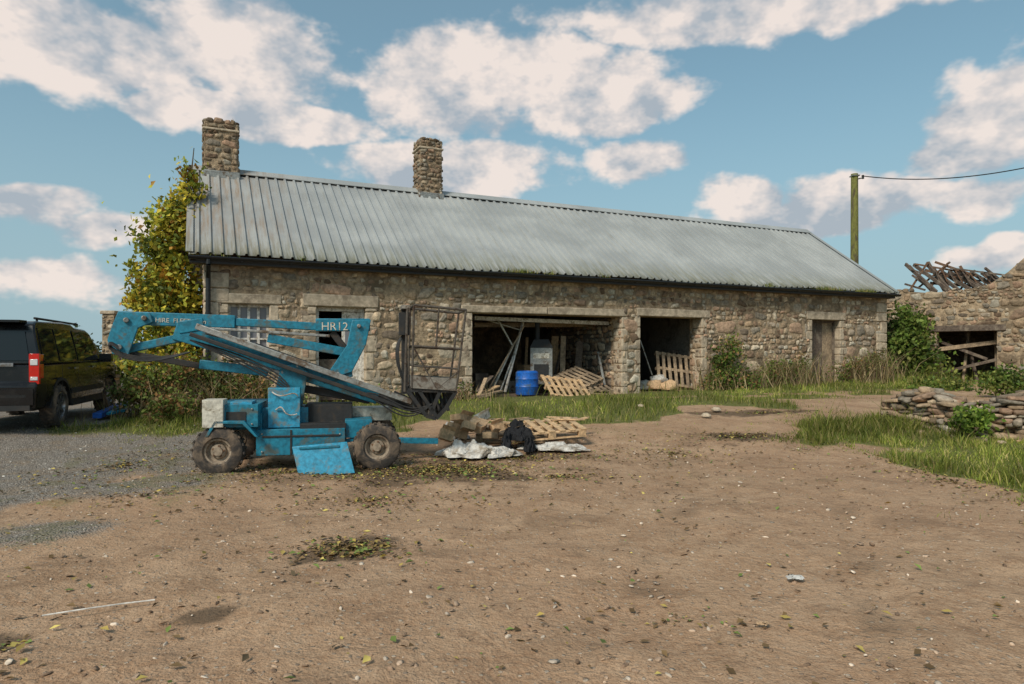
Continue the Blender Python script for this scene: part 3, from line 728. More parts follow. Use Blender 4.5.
qbeam((120,352),(200,366),.68,.08,6,m_dark); qbeam((200,364),(268,372),.68,.1,9,m_teal)
qbeam((196,326),(412,402),.45,.06,6,m_steel); qbeam((190,334),(404,408),.42,.06,4,m_dark)
qbeam((255,360),(345,387),.68,.13,13,m_steel)
qbeam((300,372),(378,397),.68,.16,15,m_teal); qbeam((300,388),(370,400),.75,.12,8,m_dark)
qbeam((372,396),(432,412),.68,.1,11,m_dark)
qbeam((180,328),(205,324),.68,.2,12,m_teal)
mb.cyl(Q(255,345,.5),Q(330,372,.5),.035,m_dark); mb.cyl(Q(205,333,.5),Q(255,345,.5),.02,m_steel)
for q_ in ((359,326),(338,374),(283,372),(298,366)): mb.cyl(Q(*q_,.5),Q(*q_,.92),.03,m_steel)
for cc in (.5,.88):
    mb.prism([Q(272,408,cc),Q(302,408,cc),Q(308,372,cc),Q(296,362,cc),Q(280,368,cc)],(0,.03,0),m_teal)
mb.build('booms',lift,.01)
def bez(p0,p1,p2,p3,n=14):
    return [ (1-s)**3*p0+3*(1-s)**2*s*p1+3*(1-s)*s*s*p2+s**3*p3 for s in [i/n for i in range(n+1)]]
mb=MB()
for k in range(4):
    o=k*.03
    mb.tube(bez(Q(118,346+k,.5-o),Q(96,330,.45),Q(112,372+3*k,.45),Q(190,352,.5-o)),.011,m_dark)
    mb.tube(bez(Q(190,340,.5-o),Q(250,356+4*k,.45),Q(300,376+5*k,.4),Q(290,402,.35)),.011,m_dark)
    mb.tube(bez(Q(360,395,.5-o),Q(385,385+k*4,.4),Q(400,420+k*5,.4),Q(432,404,.3)),.011,m_dark)
mb.tube(bez(Q(272,392,.28),Q(284,402,.22),Q(292,388,.22),Q(298,396,.28)),.009,m_white)
mb.tube(bez(Q(276,410,.28),Q(286,400,.2),Q(280,420,.2),Q(297,414,.28)),.009,m_white)
mb.build('hoses',lift)
# basket: open tubular cage, leaning a little towards the rubbish pile
mb=MB(); c0,c1=.30,1.05
def cg(a,b,ya,yb_=None,r=.016,m=m_cage):
    yb_=ya if yb_ is None else yb_
    A_=Q(a[0],a[1],c0); B_=Q(b[0],b[1],c0); mb.cyl((A_.x,ya,A_.z),(B_.x,yb_,B_.z),r,m,seg=8)
for y in (c0,c1):
    cg((412,388),(414,305),y); cg((456,390),(466,310),y); cg((414,305),(466,310),y,r=.019); cg((413,346),(461,349),y)
    cg((413,366),(459,369),y,r=.012)
    if y==c0: cg((436,347),(439,307),y,r=.013); cg((414,348),(436,388),y,r=.012); cg((458,372),(437,389),y,r=.012)
for a in ((414,305),(466,310),(413,346),(461,349),(412,388),(456,390)): cg(a,a,c0,c1)
A_=Q(412,388,c0);B_=Q(457,391,c0); T_=Q(412,376,c0).z
for y in (c0-.01,c1): mb.prism([(A_.x,y,A_.z),(B_.x,y,B_.z),(B_.x,y,T_-.04),(A_.x,y,T_)],(0,.008,0),m_cagel)
mb.prism([(A_.x,c0,A_.z-.03),(B_.x,c0,B_.z-.03),(B_.x,c0,B_.z),(A_.x,c0,A_.z)],(0,c1-c0,0),m_cage)
bx0=A_.x; bx1=B_.x; zb=A_.z; zt=Q(414,305,c0).z
mb.bb(bx0-.12,bx0-.04,c0+.3,c0+.5,zb-.1,zt-.05,m_dark); mb.bb(bx0-.17,bx0-.03,c0+.05,c0+.3,zt-.42,zt-.10,m_dark)
mb.bb(bx0-.14,bx0-.03,c0+.0,c0+.4,zt-.05,zt+.0,m_cagel)
mb.cyl((bx0-.10,c0+.02,zb-.05),(bx0-.06,c0+.02,zt),.02,m_cage,seg=8)
for k in range(5): mb.tube(bez(Vector((bx0-.1,c0+.2,zt-.4)),Vector((bx0-.25-.02*k,c0+.1,zt-.6)),Vector((bx0-.18,c0+.1,zb+.2)),Vector((bx0+.0,c0+.2,zb-.15))),.01,m_dark)
for y in (c0+.02,c0+.34,c0+.68):
    P_=[(bx0-.06,zb-.03),(bx1-.01,zb-.05),(bx1-.16,zb-.30),(bx0+.34,zb-.44),(bx0+.20,zb-.40)]
    for i in range(5): 
        a_,b2=P_[i],P_[(i+1)%5]; mb.beam((a_[0],y,a_[1]),(b2[0],y,b2[1]),.04,.05,m_dark)
    mb.beam((bx0+.1,y,zb-.04),(bx0+.34,y,zb-.40),.04,.05,m_dark); mb.beam((bx0+.4,y,zb-.04),(bx0+.25,y,zb-.40),.04,.05,m_dark)
for k in range(8):
    x=bx0+.0+k*.065; mb.cyl((x,c0+.05+.03*k,zb-.03),(x+.08,c0+.15,zb-.34),.022,m_dark,seg=6)
mb.bb(bx0+.08,bx0+.4,c0+.25,c0+.55,zb-.34,zb-.05,m_dark)
mb.beam((bx0+.25,c0+.42,zb-.36),(bx0-.25,c0+.42,zb-.12),.14,.14,m_dark)
mb.beam((bx0-.30,c0+.2,zb-.08),(bx0+.36,c0+.2,zb-.42),.08,.05,m_cagel)
mb.build('basket',lift)
def text(body,p,size,mat,parent,rotz=0,tilt=0):
    cu=bpy.data.curves.new('lettering','FONT'); cu.body=body; cu.size=size; cu.extrude=.002; cu.materials.append(mat)
    o=bpy.data.objects.new('lettering',cu); scene.collection.objects.link(o); o.parent=parent; o.location=p; o.rotation_euler=(math.pi/2,tilt,rotz); return o
p=Q(321,330,.585); text('HR12',p,.16,m_cream,lift)
p=Q(155,322,.595); text('HIRE  FLEET  12m',(p.x,p.y,p.z),.085,m_cream,lift,0,.03)
# ------------------------------------------------------------------ rubbish pile
def sheet(name,loc,sx,sy,amp,mat,seed,n=52,base=0.02,rot=0,parent=None):
    V=[];Fs_=[]
    for j in range(n):
        for i in range(n):
            u=i/(n-1)*2-1;v=j/(n-1)*2-1; 
            uu=u*math.sqrt(1-.45*v*v); vv=v*math.sqrt(1-.45*u*u)
            e=1+.55*mnoise.noise(Vector((u*1.9+seed,v*1.9,seed)))
            x=uu*sx*e;y=vv*sy*e; rr=max(0,1-max(abs(u),abs(v))**2.5)
            q=Vector((u*1.6+seed,v*1.6,seed)); q=q+mnoise.noise_vector(q*1.3)*.5
            z=base+amp*rr*(.40+.75*abs(mnoise.noise(q))+.32*abs(mnoise.noise(q*2.4))+.14*abs(mnoise.noise(q*6)))
            x+=.02*mnoise.noise(q*5); y+=.03*mnoise.noise(q*4+Vector((3,1,0)))
            V.append((x,y,z))
    for j in range(n-1):
        for i in range(n-1): a=j*n+i; Fs_.append((a,a+1,a+n+1,a+n))
    me=bpy.data.meshes.new(name); me.from_pydata(V,[],Fs_); me.shade_smooth(); me.set_sharp_from_angle(angle=math.radians(40)); me.materials.append(mat); o=link(name,me,parent); o.location=loc; o.rotation_euler=(0,0,rot); return o
def G(px,py):
    Y=9.
    for _ in range(20): 
        X_=(px-512)/F*Y; Y=.5*Y+.5*F*(EYE-float(H(X_,Y)))/(py-HZ)
    X_=(px-512)/F*Y; return Vector((X_,Y,float(H(X_,Y))))
g=G(466,457); sheet('plastic_sheet',(g.x,g.y+.1,g.z),.42,.32,.24,m_white,1.3)
g=G(500,457); sheet('plastic_sheet',(g.x,g.y+.05,g.z),.34,.2,.15,m_white,14.4,rot=.4)
g=G(552,451); sheet('plastic_sheet',(g.x,g.y+.1,g.z),.50,.2,.11,m_white,4.4,rot=-.15)
g=G(452,441); sheet('plastic_sheet',(g.x,g.y+.2,g.z),.25,.25,.36,m_white,7.7)
g=G(545,446); pallet('wooden_pallet',(g.x,g.y+.25,g.z+.18),(.12,-.05,.25),m_wood2,1.15,.9)
g=G(515,444); pallet('wooden_pallet',(g.x,g.y+.5,g.z+.04),(0.05,.0,-.1),m_wood,1.2,1.)
g=G(518,450); e=empty('black_jacket',(g.x,g.y+.05,g.z))
sheet('cloth',(0,.05,.14),.27,.22,.30,m_cloth,2.2,base=0.02,parent=e)
sheet('sleeve',(.17,-.2,.0),.09,.22,.24,m_cloth,5.2,24,parent=e)
sheet('sleeve',(-.17,-.2,.0),.09,.22,.28,m_cloth,6.2,24,parent=e)
g=G(478,447)
for i,(dx,dy,dz,s,mm,rz) in enumerate(((-.35,.2,.24,(.32,.2,.20),m_card,.5),(-.02,.15,.34,(.28,.25,.12),m_card,1.2),(-.5,-.08,.20,(.22,.16,.16),m_wood2,.2),(.05,.35,.46,(.25,.12,.12),m_cream,.8),(-.15,-.05,.34,(.18,.2,.12),m_wood2,1.9),(.30,.1,.30,(.2,.2,.14),m_card,.3),(-.3,.4,.42,(.3,.22,.1),m_card,.9),(.62,.0,.30,(.24,.14,.1),m_card,.6),(.2,-.12,.20,(.22,.16,.1),m_card,1.1))):
    mb=MB(); mb.box((0,0,0),s,mm); mb.prism([(-s[0]/2,-s[1]/2,s[2]/2),(s[0]/2,-s[1]/2,s[2]/2),(s[0]/2,-s[1]/2-.06,s[2]/2+.05),(-s[0]/2,-s[1]/2-.06,s[2]/2+.05)],(0,0,.003),mm)
    o=mb.build('cardboard_box',None,.006); o.location=(g.x+dx,g.y+dy,g.z+dz); o.rotation_euler=(.3*math.sin(i*2),.35*math.cos(i*3),rz)
mb=MB(); g=G(575,440)
for k in range(22):
    a0=Vector((g.x-1.9+random.uniform(0,1.9),g.y+random.uniform(-.5,.8),g.z+.05+random.uniform(0,.3))); th=random.gauss(.1,.6)
    mb.beam(a0,a0+Vector((math.cos(th),math.sin(th),random.uniform(-.15,.15)))*random.uniform(.3,.9),random.uniform(.04,.1),.025,random.choice((m_wood,m_wood2,m_wood2)))
mb.build('scrap_timber',None,.003)
g=G(795,580); sheet('paper_scrap',(g.x,g.y,g.z),.06,.045,.010,m_wframe,3,14)
g=G(763,627); sheet('paper_scrap',(g.x,g.y,g.z),.035,.02,.010,m_card,4,12)
g0=G(42,619);g1_=G(155,603); mb=MB(); mb.tube([g0+Vector((0,0,.02)),g0.lerp(g1_,.4)+Vector((0,-.02,.03)),g0.lerp(g1_,.7)+Vector((0,.015,.02)),g1_+Vector((0,0,.02))],.005,m_wframe); mb.build('pale_stick')
for i,(px,py) in enumerate(((640,408),(706,417),(716,411))):
    g=G(px,py); lump('loose_stone',(g.x,g.y,g.z+.02),(.10,.08,.06),m_dress,px,3,.3)
e=empty('blue_steel_frame',(0,0,0)); mb=MB(); g=G(97,420); g2_=G(152,403)
mb.beam(g+Vector((0,0,.08)),g2_+Vector((0,0,.30)),.16,.10,m_blueb); mb.beam(g+Vector((.1,.25,.12)),g2_+Vector((.2,.2,.36)),.05,.05,m_teal2)
mb.beam(g+Vector((.2,0,.12)),g+Vector((.3,.4,.15)),.05,.05,m_teal2); mb.beam(g2_+Vector((-.2,-.1,.25)),g2_+Vector((-.1,.3,.3)),.05,.05,m_dark)
mb.build('bars',e,.006)
# ------------------------------------------------------------------ car
car=empty('parked_car',(-8.92,11.90,.27)); car.rotation_euler=(0,math.radians(-.6),math.atan2(.963,-.27))
def arc(cx,cz,r,a0,a1,n=12): return [(cx+r*math.cos(math.radians(a0+(a1-a0)*i/n)),cz+r*math.sin(math.radians(a0+(a1-a0)*i/n))) for i in range(n+1)]
WB=2.885
low=[(-.88,.40),(-.96,.48),(-.97,.78),(-.91,.84),(-.90,1.13),(2.62,1.13),(2.72,1.16),(3.62,1.07),(3.78,.98),(3.86,.75),(3.86,.48),(3.72,.36)]
low+=[p for p in arc(WB,.38,.46,0,180)]+[(WB-.5,.33),(.5,.33)]+arc(0,.38,.46,0,180)+[(-.5,.40)]
def yb(x,z):
    w=.945
    if z<.55: w-=.05*(.55-z)/.2
    if x<-.8: w-=.06
    if x>3.5: w-=.16*(x-3.5)/.36+.02
    return w
mb=MB()
def loft(pts,yf,m):
    n=len(pts); a=[Vector((x,-yf(x,z),z)) for x,z in pts]; b=[Vector((x,yf(x,z),z)) for x,z in pts]
    mb.add(a+b,[tuple(range(n)),tuple(range(n,2*n))[::-1]]+[(i,(i+1)%n,n+(i+1)%n,n+i) for i in range(n)],m)
loft(low,yb,m_carp)
gh=[(-.89,1.131),(-.84,1.62),(-.76,1.80),(-.62,1.855),(.6,1.875),(1.0,1.86),(1.15,1.80),(1.75,1.77),(1.95,1.70),(2.6,1.131)]
def yg(x,z): return .925-.16*((z-1.13)/.74)**1.3
loft(gh,yg,m_carp)
mb.build('body',car,.035)
mb=MB()
def sidepanel(pts,m,off,th=.006,base=yg):
    for sg in (-1,1):
        vs=[Vector((x,sg*(base(x,z)+off),z)) for x,z in pts]; mb.prism(vs,(0,-sg*th,0),m)
sidepanel([(-.76,1.17),(-.10,1.17),(-.10,1.60),(-.10,1.74),(-.70,1.74)],m_glass,.008)
sidepanel([(0,1.17),(.82,1.17),(.82,1.74),(.0,1.74)],m_glass,.008)
sidepanel([(.93,1.17),(2.30,1.17),(1.86,1.66),(1.75,1.70),(.93,1.73)],m_glass,.008)
mb.prism([Vector((-.885,-.76,1.2)),Vector((-.885,.76,1.2)),Vector((-.83,.68,1.68)),Vector((-.83,-.68,1.68))],(-.012,0,0),m_glass)
mb.prism([Vector((2.56,-.8,1.18)),Vector((2.56,.8,1.18)),Vector((1.97,.7,1.7)),Vector((1.97,-.7,1.7))],(.012,0,.01),m_glass)
mb.build('windows',car)
mb=MB()
for sg in (-1,1):
    mb.box((-.885,sg*.835,1.06),(.06,.15,.50),m_red); mb.box((-.80,sg*.903,1.10),(.14,.02,.40),m_red)
    mb.box((-.92,sg*.835,1.17),(.012,.11,.10),m_clear); mb.box((-.92,sg*.835,.9),(.012,.11,.06),m_clear)
    mb.box((3.72,sg*.74,.92),(.16,.26,.2),m_clear)
mb.build('lamps',car,.012)
mb=MB()
mb.box((-.95,0,.6),(.10,1.70,.26),m_carp); mb.box((-.955,0,.44),(.08,1.6,.12),m_trim); mb.box((-.985,0,.62),(.03,1.5,.05),m_trim)
mb.box((-.915,.1,.95),(.02,.56,.14),m_plate); mb.box((-.93,0,1.13),(.03,1.1,.06),m_alloy)
mb.box((-.82,0,1.845),(.3,1.3,.04),m_carp); mb.box((-.90,.2,1.30),(.02,.5,.03),m_trim)
for sg in (-1,1):
    mb.box((1.4,sg*.955,.62),(1.9,.03,.09),m_trim); mb.box((1.44,sg*.93,.40),(1.9,.06,.12),m_trim)
    mb.cyl((-.5,sg*.70,1.91),(1.6,sg*.70,1.87),.02,m_trim)
    for x in (-.4,.5,1.5): mb.cyl((x,sg*.70,1.85),(x,sg*.70,1.9),.018,m_trim)
    mb.box((.72,sg*.955,1.03),(.16,.025,.03),m_alloy); mb.box((1.75,sg*.955,1.03),(.16,.025,.03),m_alloy)
    for x in (.02,.88,2.2): mb.box((x+.0,sg*.9465,.80),(.012,.004,.6),m_trim)
    mb.box((2.18,sg*1.06,1.2),(.14,.22,.17),m_carp); mb.box((2.2,sg*.97,1.16),(.06,.12,.04),m_trim)
    for cx in (0,WB):
        ring=[Vector((x,sg*.95,z)) for x,z in arc(cx,.38,.50,0,180,16)]+[Vector((x,sg*.95,z)) for x,z in arc(cx,.38,.45,180,0,16)]
        mb.prism(ring,(0,-sg*.12,0),m_trim)
mb.box((1.4,0,.5),(4.2,1.5,.3),m_trim)
mb.build('trim',car,.008)
mb=MB()
for cx in (0,WB):
    for sg in (-1,1): wheel(mb,(cx,sg*.82,.38),(0,sg,0),.38,.25,.245,m_tyre,m_alloy,7)
mb.build('wheels',car)
# ------------------------------------------------------------------ ruined building right
A=Vector((.5495*25,25)); RPd=Plane(A.x,A.y,-39); RL=9.
ruin=RPd.empty('ruined_stone_building'); rt=RPd.t
def rz(px,py): return RPd.z(px,py)
ro=[rt(937),rt(997),.2,rz(965,331)]
mb=MB(); wall_grid(mb,-.4,RL,-.2,rz(905,305),.6,[ro],m_mortar,m_innerw)
tops=[(-.4,rz(887,294)),(rt(900),rz(900,291)),(rt(930),rz(930,293)),(rt(965),rz(965,290)),(rt(990),rz(990,284)),(rt(1008),rz(1008,272)),(rt(1024),rz(1024,258)),(RL,rz(1024,258)+.5)]
zb_=rz(905,305)
mb.prism([(-.4,0,zb_+.001)]+[(x,0,z) for x,z in tops]+[(RL,0,zb_+.001)],(0,.6,0),m_mortar)
mb.bb(-.4,.2,.62,5,-.2,3.6,m_mortar); mb.bb(-.4,RL,5,5.6,-.2,3.0,m_mortar); mb.bb(RL-.6,RL,.62,4.98,-.2,3.6,m_mortar)
mb.build('walls',ruin)
def topz(x): return np.interp(x,[p[0] for p in tops],[p[1] for p in tops])
rc=layout(-.4,RL,.3,6,[(ro[0],ro[1],-1,ro[3]+.2)])
rc=[r_ for r_ in rc if (r_[2]+r_[3])/2<topz((r_[0]+r_[1])/2)+.05]
stone_wall('wall_stones',(0,0,0),(1,0,0),(0,-1,0),rc,ruin,br=.75,proud=.03)
mb=MB(); mb.box(((ro[0]+ro[1])/2,.1,ro[3]+.1),(ro[1]-ro[0]+.5,.35,.2),m_wooddark)
mb.prism([(.25,.65,3.2),(RL-.65,.65,3.3),(RL-.65,4.9,1.6),(.25,4.9,1.5)],(0,.02,.10),m_wooddark)  # lean-to roof slab added to keep light out of the ruin
mb.prism([(.25,2.6,.1),(RL-.65,2.6,.1),(RL-.65,3.0,2.3),(.25,3.0,2.3)],(0,.06,0),m_wooddark)  # added upright dark sheet, backs the opening so it stays dark
for k in range(4): mb.beam((ro[0]+.2+.5*k,.4,.3),(ro[0]+.5*k+random.uniform(-.3,.5),1.2,2.4),.08,.09,m_wood if k%2 else m_wooddark)
mb.beam((ro[0],.35,1.75),(ro[1],.5,2.0),.1,.14,m_wood); mb.beam((ro[0],.5,.9),(ro[1],.2,1.4),.1,.1,m_wooddark); mb.beam((ro[0]+.1,.4,2.0),(ro[1]-.3,.5,1.4),.06,.1,m_wooddark)
def rp(px,py,c=1.5): return RPd.P(px,py,c)
for i in range(11):
    px=925+i*8; mb.beam(rp(px-14-random.uniform(0,6),264+i*1.2+random.uniform(-4,3),1.6),rp(px+16+random.uniform(-8,8),292,.5),.07,.12,m_wooddark)
for (a_,b_2) in (((908,268),(940,280)),((915,264),(962,272)),((910,290),(928,262)),((950,268),(1004,275)),((940,276),(1000,283)),((930,283),(990,287)),((918,288),(950,262)),((905,284),(925,290)),((935,262),(985,279)),((960,266),(975,290)),((925,270),(1000,290)),((912,275),(935,292)),((909,266),(932,291)),((928,262),(945,292)),((948,263),(930,288)),((975,270),(960,290)),((985,268),(1005,284))):
    mb.beam(rp(*a_,1.2+random.uniform(-.3,.3)),rp(*b_2,1.2+random.uniform(-.3,.5)),.06,random.uniform(.05,.11),random.choice((m_wooddark,m_rust,m_wooddark)))
for i in range(9): mb.beam(rp(935+i*7,268+i,1.),rp(940+i*8,282+i,1.),.28,.03,m_rust if i%2 else m_wooddark)
mb.build('roof_timbers_and_added_slabs',ruin,.004)
# ------------------------------------------------------------------ dry-stone wall
def drystone(name,pts,h,w):
    cen=[];ms=[]
    for si,(p,q) in enumerate(zip(pts[:-1],pts[1:])):
        p=Vector(p);q=Vector(q); L_=(q-p).length; d=(q-p).normalized(); nrm_=Vector((-d.y,d.x))
        for side in (-1,-.3,.3,1):
            z=-.03
            while z<h*1.15:
                rh=random.uniform(.05,.12); x=random.uniform(-.15,0)
                while x<L_+.1:
                    ww=random.uniform(.10,.42); top=h*(.88+.42*mnoise.noise(Vector((p.x+d.x*x,p.y+d.y*x,0))*1.1))
                    if z<top and random.random()<.95:
                        c2=p+d*(x+ww/2)+nrm_*(side*(w/2*(1-.3*z/h))*random.uniform(.8,1.15))
                        R_=Matrix.Rotation(math.atan2(d.y,d.x)+random.gauss(0,.35),3,'Z')@Matrix.Rotation(random.gauss(0,.14),3,'Y')@Matrix.Rotation(random.gauss(0,.14),3,'X')
                        cen.append((c2.x,c2.y,float(H(c2.x,c2.y))+z+rh/2)); ms.append(np.array(R_@Matrix.Diagonal((ww/2*1.05,random.uniform(.09,.17),rh/2*random.uniform(.85,1.2)))))
                    x+=ww
                z+=rh*.93
        for k in range(int(L_*14)):
            c2=p+d*random.uniform(-.2,L_)+nrm_*random.gauss(-.15,w*.8); s=random.uniform(.03,.13)
            R_=Matrix.Rotation(random.uniform(0,6),3,'Z')@Matrix.Rotation(random.uniform(-.4,.4),3,'X')
            cen.append((c2.x,c2.y,float(H(c2.x,c2.y))+s*.2)); ms.append(np.array(R_@Matrix.Diagonal((s*1.4,s,s*.5))))
    N=len(cen); T,Fx=ico(2,7.)
    return instances(name,T,Fx,np.array(cen),np.array(ms),stone_cols(N,.85),m_stone,None,.06,False)
a0=Wp(893,420,12.9);a1=Wp(955,428,11.9);a2=Wp(1035,435,11.3)
drystone('dry_stone_wall',[(a0.x+.1,a0.y),(a1.x,a1.y),(a2.x,a2.y),(12.2,11.0)],.64,.5)
# ------------------------------------------------------------------ vegetation
def leafy(name,ells,ncl,nl,cr,size,pal,w=None,trunk=None,dark=.5,mat=m_leaf,aspect=.65):
    e=empty(name,(0,0,0)); P,k=clump_pts(ells,ncl,nl,cr)
    shade=rng.uniform(dark,1.25,ncl)[k][:,None]; hue=rng.choice(len(pal),ncl,p=w)[k]; 
    own=rng.choice(len(pal),nl,p=w); pick=np.where(rng.uniform(0,1,nl)<.55,hue,own)
    c=np.array(pal)[pick]*shade*rng.uniform(.75,1.25,(nl,1))
    leaves('foliage',P,rng.uniform(size[0],size[1],nl),c,mat,e,aspect=aspect)
    if trunk:
        mb=MB()
        for a,b_3,r0,r1 in trunk: mb.cyl(a,b_3,r0,m_bark,r1,8)
        mb.build('trunk_and_limbs',e)
    return e
def el(px,py,Y,rx,ry,rd=None):
    p=Wp(px,py,Y); s=Y/F; return (p.x,p.y,p.z,rx*s,(rd if rd else (rx+ry)/2*s),ry*s)
YP=[(.62,.50,.06),(.42,.42,.05),(.22,.27,.045),(.14,.18,.035),(.52,.28,.05)]
D=15.9
base=Wp(172,400,D); base.z=.3
tr=[(base,Wp(170,330,D),.16,.12),(Wp(170,330,D),Wp(182,255,D),.12,.08),(Wp(182,255,D),Wp(190,165,D),.08,.03),(Wp(172,320,D),Wp(150,270,D),.06,.02),(Wp(178,290,D),Wp(140,300,D-.3),.05,.02),(Wp(182,255,D),Wp(165,235,D),.04,.015),(Wp(188,205,D),Wp(194,148,D),.03,.01)]
leafy('ivy_clad_tree',[el(192,166,D,7,15),el(187,190,D,11,22),el(178,222,D,20,24),el(168,248,D,26,24),el(164,275,D,30,24),el(168,303,D,37,24),el(176,335,D,38,24),el(170,365,D,44,22),el(150,262,D,14,12)],290,15500,.30,(.08,.17),YP,[.34,.28,.2,.1,.08],tr,.5)
GPL=[(.12,.19,.03),(.17,.23,.045),(.08,.13,.025),(.24,.26,.06)]
BR=[(.30,.16,.06),(.22,.15,.07),(.16,.21,.04),(.36,.25,.10),(.11,.14,.035)]
D=13.9
leafy('bramble_thicket',[el(150,385,D,28,20),el(185,378,D,30,22),el(225,385,D,34,20),el(262,395,D,28,14),el(130,395,D,20,12),el(165,405,D-1,40,9)],160,8500,.22,(.05,.11),BR,[.16,.12,.42,.1,.2],None,.5)
D=24.
leafy('elder_bush',[el(908,328,D,22,18),el(902,352,D,24,18),el(915,365,D,26,16),el(892,372,D,14,14)],100,5800,.35,(.10,.19),GPL,[.4,.25,.2,.15],[(Wp(905,390,D),Wp(906,335,D),.08,.03),(Wp(906,370,D),Wp(925,340,D),.04,.02)],.5)
p=BW(728,362,-.35); s=p.y/F
leafy('wall_shrub',[(p.x,p.y,p.z,16*s,.3,20*s),(p.x+.1,p.y,p.z-.5,24*s,.4,12*s),(p.x+.2,p.y,p.z+.6,8*s,.2,10*s)],70,2500,.24,(.06,.12),GPL+[(.34,.2,.08)],[.33,.2,.15,.15,.17],[(Vector((p.x,p.y,.5)),Vector((p.x+.15,p.y,p.z+.6)),.03,.01),(Vector((p.x,p.y,.5)),Vector((p.x-.3,p.y,p.z+.2)),.02,.01)],.5)
ws=[]
for px,hh in ((448,9),(462,9),(765,12),(778,14),(790,14),(802,18),(845,12),(862,16),(876,20),(708,10),(745,12),(280,9),(292,9),(388,7),(822,5)):
    p=BW(px,388,-.35); s=p.y/F; g_=float(H(p.x,p.y)); ws.append((p.x,p.y,g_+hh*s*.8,12*s,.35,hh*s))
leafy('nettle_patch',ws,260,6500,.18,(.04,.09),BR+GPL[:2],[.12,.14,.15,.12,.1,.21,.16],None,.5)
parts=[]
for px,n_,hm in ((860,300,1.2),(780,260,1.1),(800,150,1.3),(875,240,1.3),(715,120,.9),(745,140,.9),(455,80,.5),(250,200,.9),(200,250,1.0),(150,160,.8),(1010,60,.7),(825,80,.4)):
    if px<260: c_=Wp(px,395,13.7)
    else: c_=BW(px,388,-.4)
    x=c_.x+rng.normal(0,.5,n_); y=c_.y+rng.normal(0,.22,n_); 
    t_,s_=bcoord(x,y); k=((s_>.1)|(t_<-.2)|(t_>BL))&~((t_>d2[0])&(t_<d2[1])&(rng.uniform(0,1,n_)<.7)); x,y=x[k],y[k];N=len(x)
    parts.append(blades(np.stack([x,y,H(x,y)],1),rng.uniform(.3,1,N)*hm,rng.uniform(.012,.03,N),palcols([(.34,.24,.13),(.22,.15,.09),(.45,.35,.19),(.18,.19,.06)],N,.3)))
merge('dry_weeds',parts,m_grass)
g=Wp(972,420,10.95)
leafy('dock_plant',[(g.x,g.y,g.z,.42,.22,.12),(g.x+.3,g.y+.1,g.z+.02,.25,.2,.14)],26,700,.12,(.05,.11),[(.20,.30,.04),(.25,.33,.05),(.12,.2,.03)],None,None,.5)
leafy('hedge_bush',[el(950,388,19.5,20,10),el(1010,382,17,28,12),el(925,390,20,20,10)],70,3200,.25,(.06,.13),GPL,None,None,.5)
far=[]
for i in range(70):
    x=-75+i*2.6+random.uniform(-1,1)
    if -8<x<22: continue
    far.append((x,62+random.uniform(-3,3),1.6+random.uniform(-.3,.9),2.2,1.5,random.uniform(1.2,2.2)))
leafy('distant_hedgerow',far,520,14000,.9,(.25,.5),[(.09,.12,.05),(.13,.15,.07),(.08,.10,.05)],None,None,.5)
# gate pier + gate
g=Wp(112,372,19.5); mb=MB(); h=Wp(112,311,19.5).z
e=empty('stone_gate_pier',(g.x,g.y,0)); mb.bb(-.17,.17,-.2,.2,-.1,h-.1,m_mortar); mb.bb(-.21,.21,-.24,.24,h-.1,h,m_dress); mb.build('pier_core',e,.02)
stone_wall('pier_stones',(-.17,-.2,0),(1,0,0),(0,-1,0),layout(0,.34,.3,h-.12,[],.7),e,wav=0,br=.8)
e=empty('farm_gate',(g.x+.3,g.y,.45)); mb=MB()
for z in (.15,.38,.6,.82,1.05): mb.cyl((0,0,z),(2.6,-.3,z),.025,m_steel,seg=8)
for x in (0,1.3,2.6): mb.cyl((x,-.3*x/2.6,.1),(x,-.3*x/2.6,1.1),.03,m_steel,seg=8)
mb.cyl((0,0,.15),(2.6,-.3,1.05),.02,m_steel,seg=8); mb.build('bars',e)
# utility pole + wire
D=32.; top=Wp(854.5,174,D); e=empty('utility_pole',(top.x,top.y,0)); mb=MB()
mb.cyl((0,0,0),(0,0,top.z),.20,m_pole,.155,14); mb.cyl((.1,-.05,top.z-.25),(.34,-.1,top.z-.2),.03,m_steel,seg=8); mb.cyl((.34,-.1,top.z-.25),(.34,-.1,top.z-.08),.055,m_dark,seg=10)
mb.box((0,-.02,top.z-.1),(.34,.36,.04),m_steel)
mb.build('pole',e)
p0=Vector((top.x+.34,top.y-.1,top.z-.12)); p1=Wp(1160,128,24.); mb=MB(); pts=[]
for i in range(41):
    f=i/40; p=p0.lerp(p1,f); p.z-=4*.75*f*(1-f); pts.append(p)
mb.tube(pts,.022,m_dark,6); mb.build('overhead_cable')
# ------------------------------------------------------------------ light, sky, camera
S=Vector((-.50,-.80,.85)).normalized()
sun=bpy.data.lights.new('sun','SUN'); sun.energy=3.15; sun.angle=math.radians(15); sun.color=(1,.92,.80)
so=bpy.data.objects.new('sun',sun); scene.collection.objects.link(so); so.rotation_euler=S.to_track_quat('Z','Y').to_euler()
w=bpy.data.worlds.new("World"); scene.world=w; w.use_nodes=True; nt=w.node_tree; nt.nodes.clear()
try: w.cycles.sampling_method='MANUAL'; w.cycles.sample_map_resolution=256
except Exception: pass
sky=nd(nt,'ShaderNodeTexSky',sky_type='NISHITA'); sky.sun_disc=False; sky.sun_elevation=math.asin(S.z); sky.sun_rotation=math.atan2(S.x,S.y); sky.air_density=1.; sky.dust_density=.6; sky.ozone_density=1.6
tc=nd(nt,'ShaderNodeTexCoord').outputs['Generated']; sp=nd(nt,'ShaderNodeSeparateXYZ'); nt.links.new(tc,sp.inputs[0])
az=mth(nt,'ARCTAN2',sp.outputs[0],sp.outputs[1]); elv=mth(nt,'ARCSINE',sp.outputs[2])
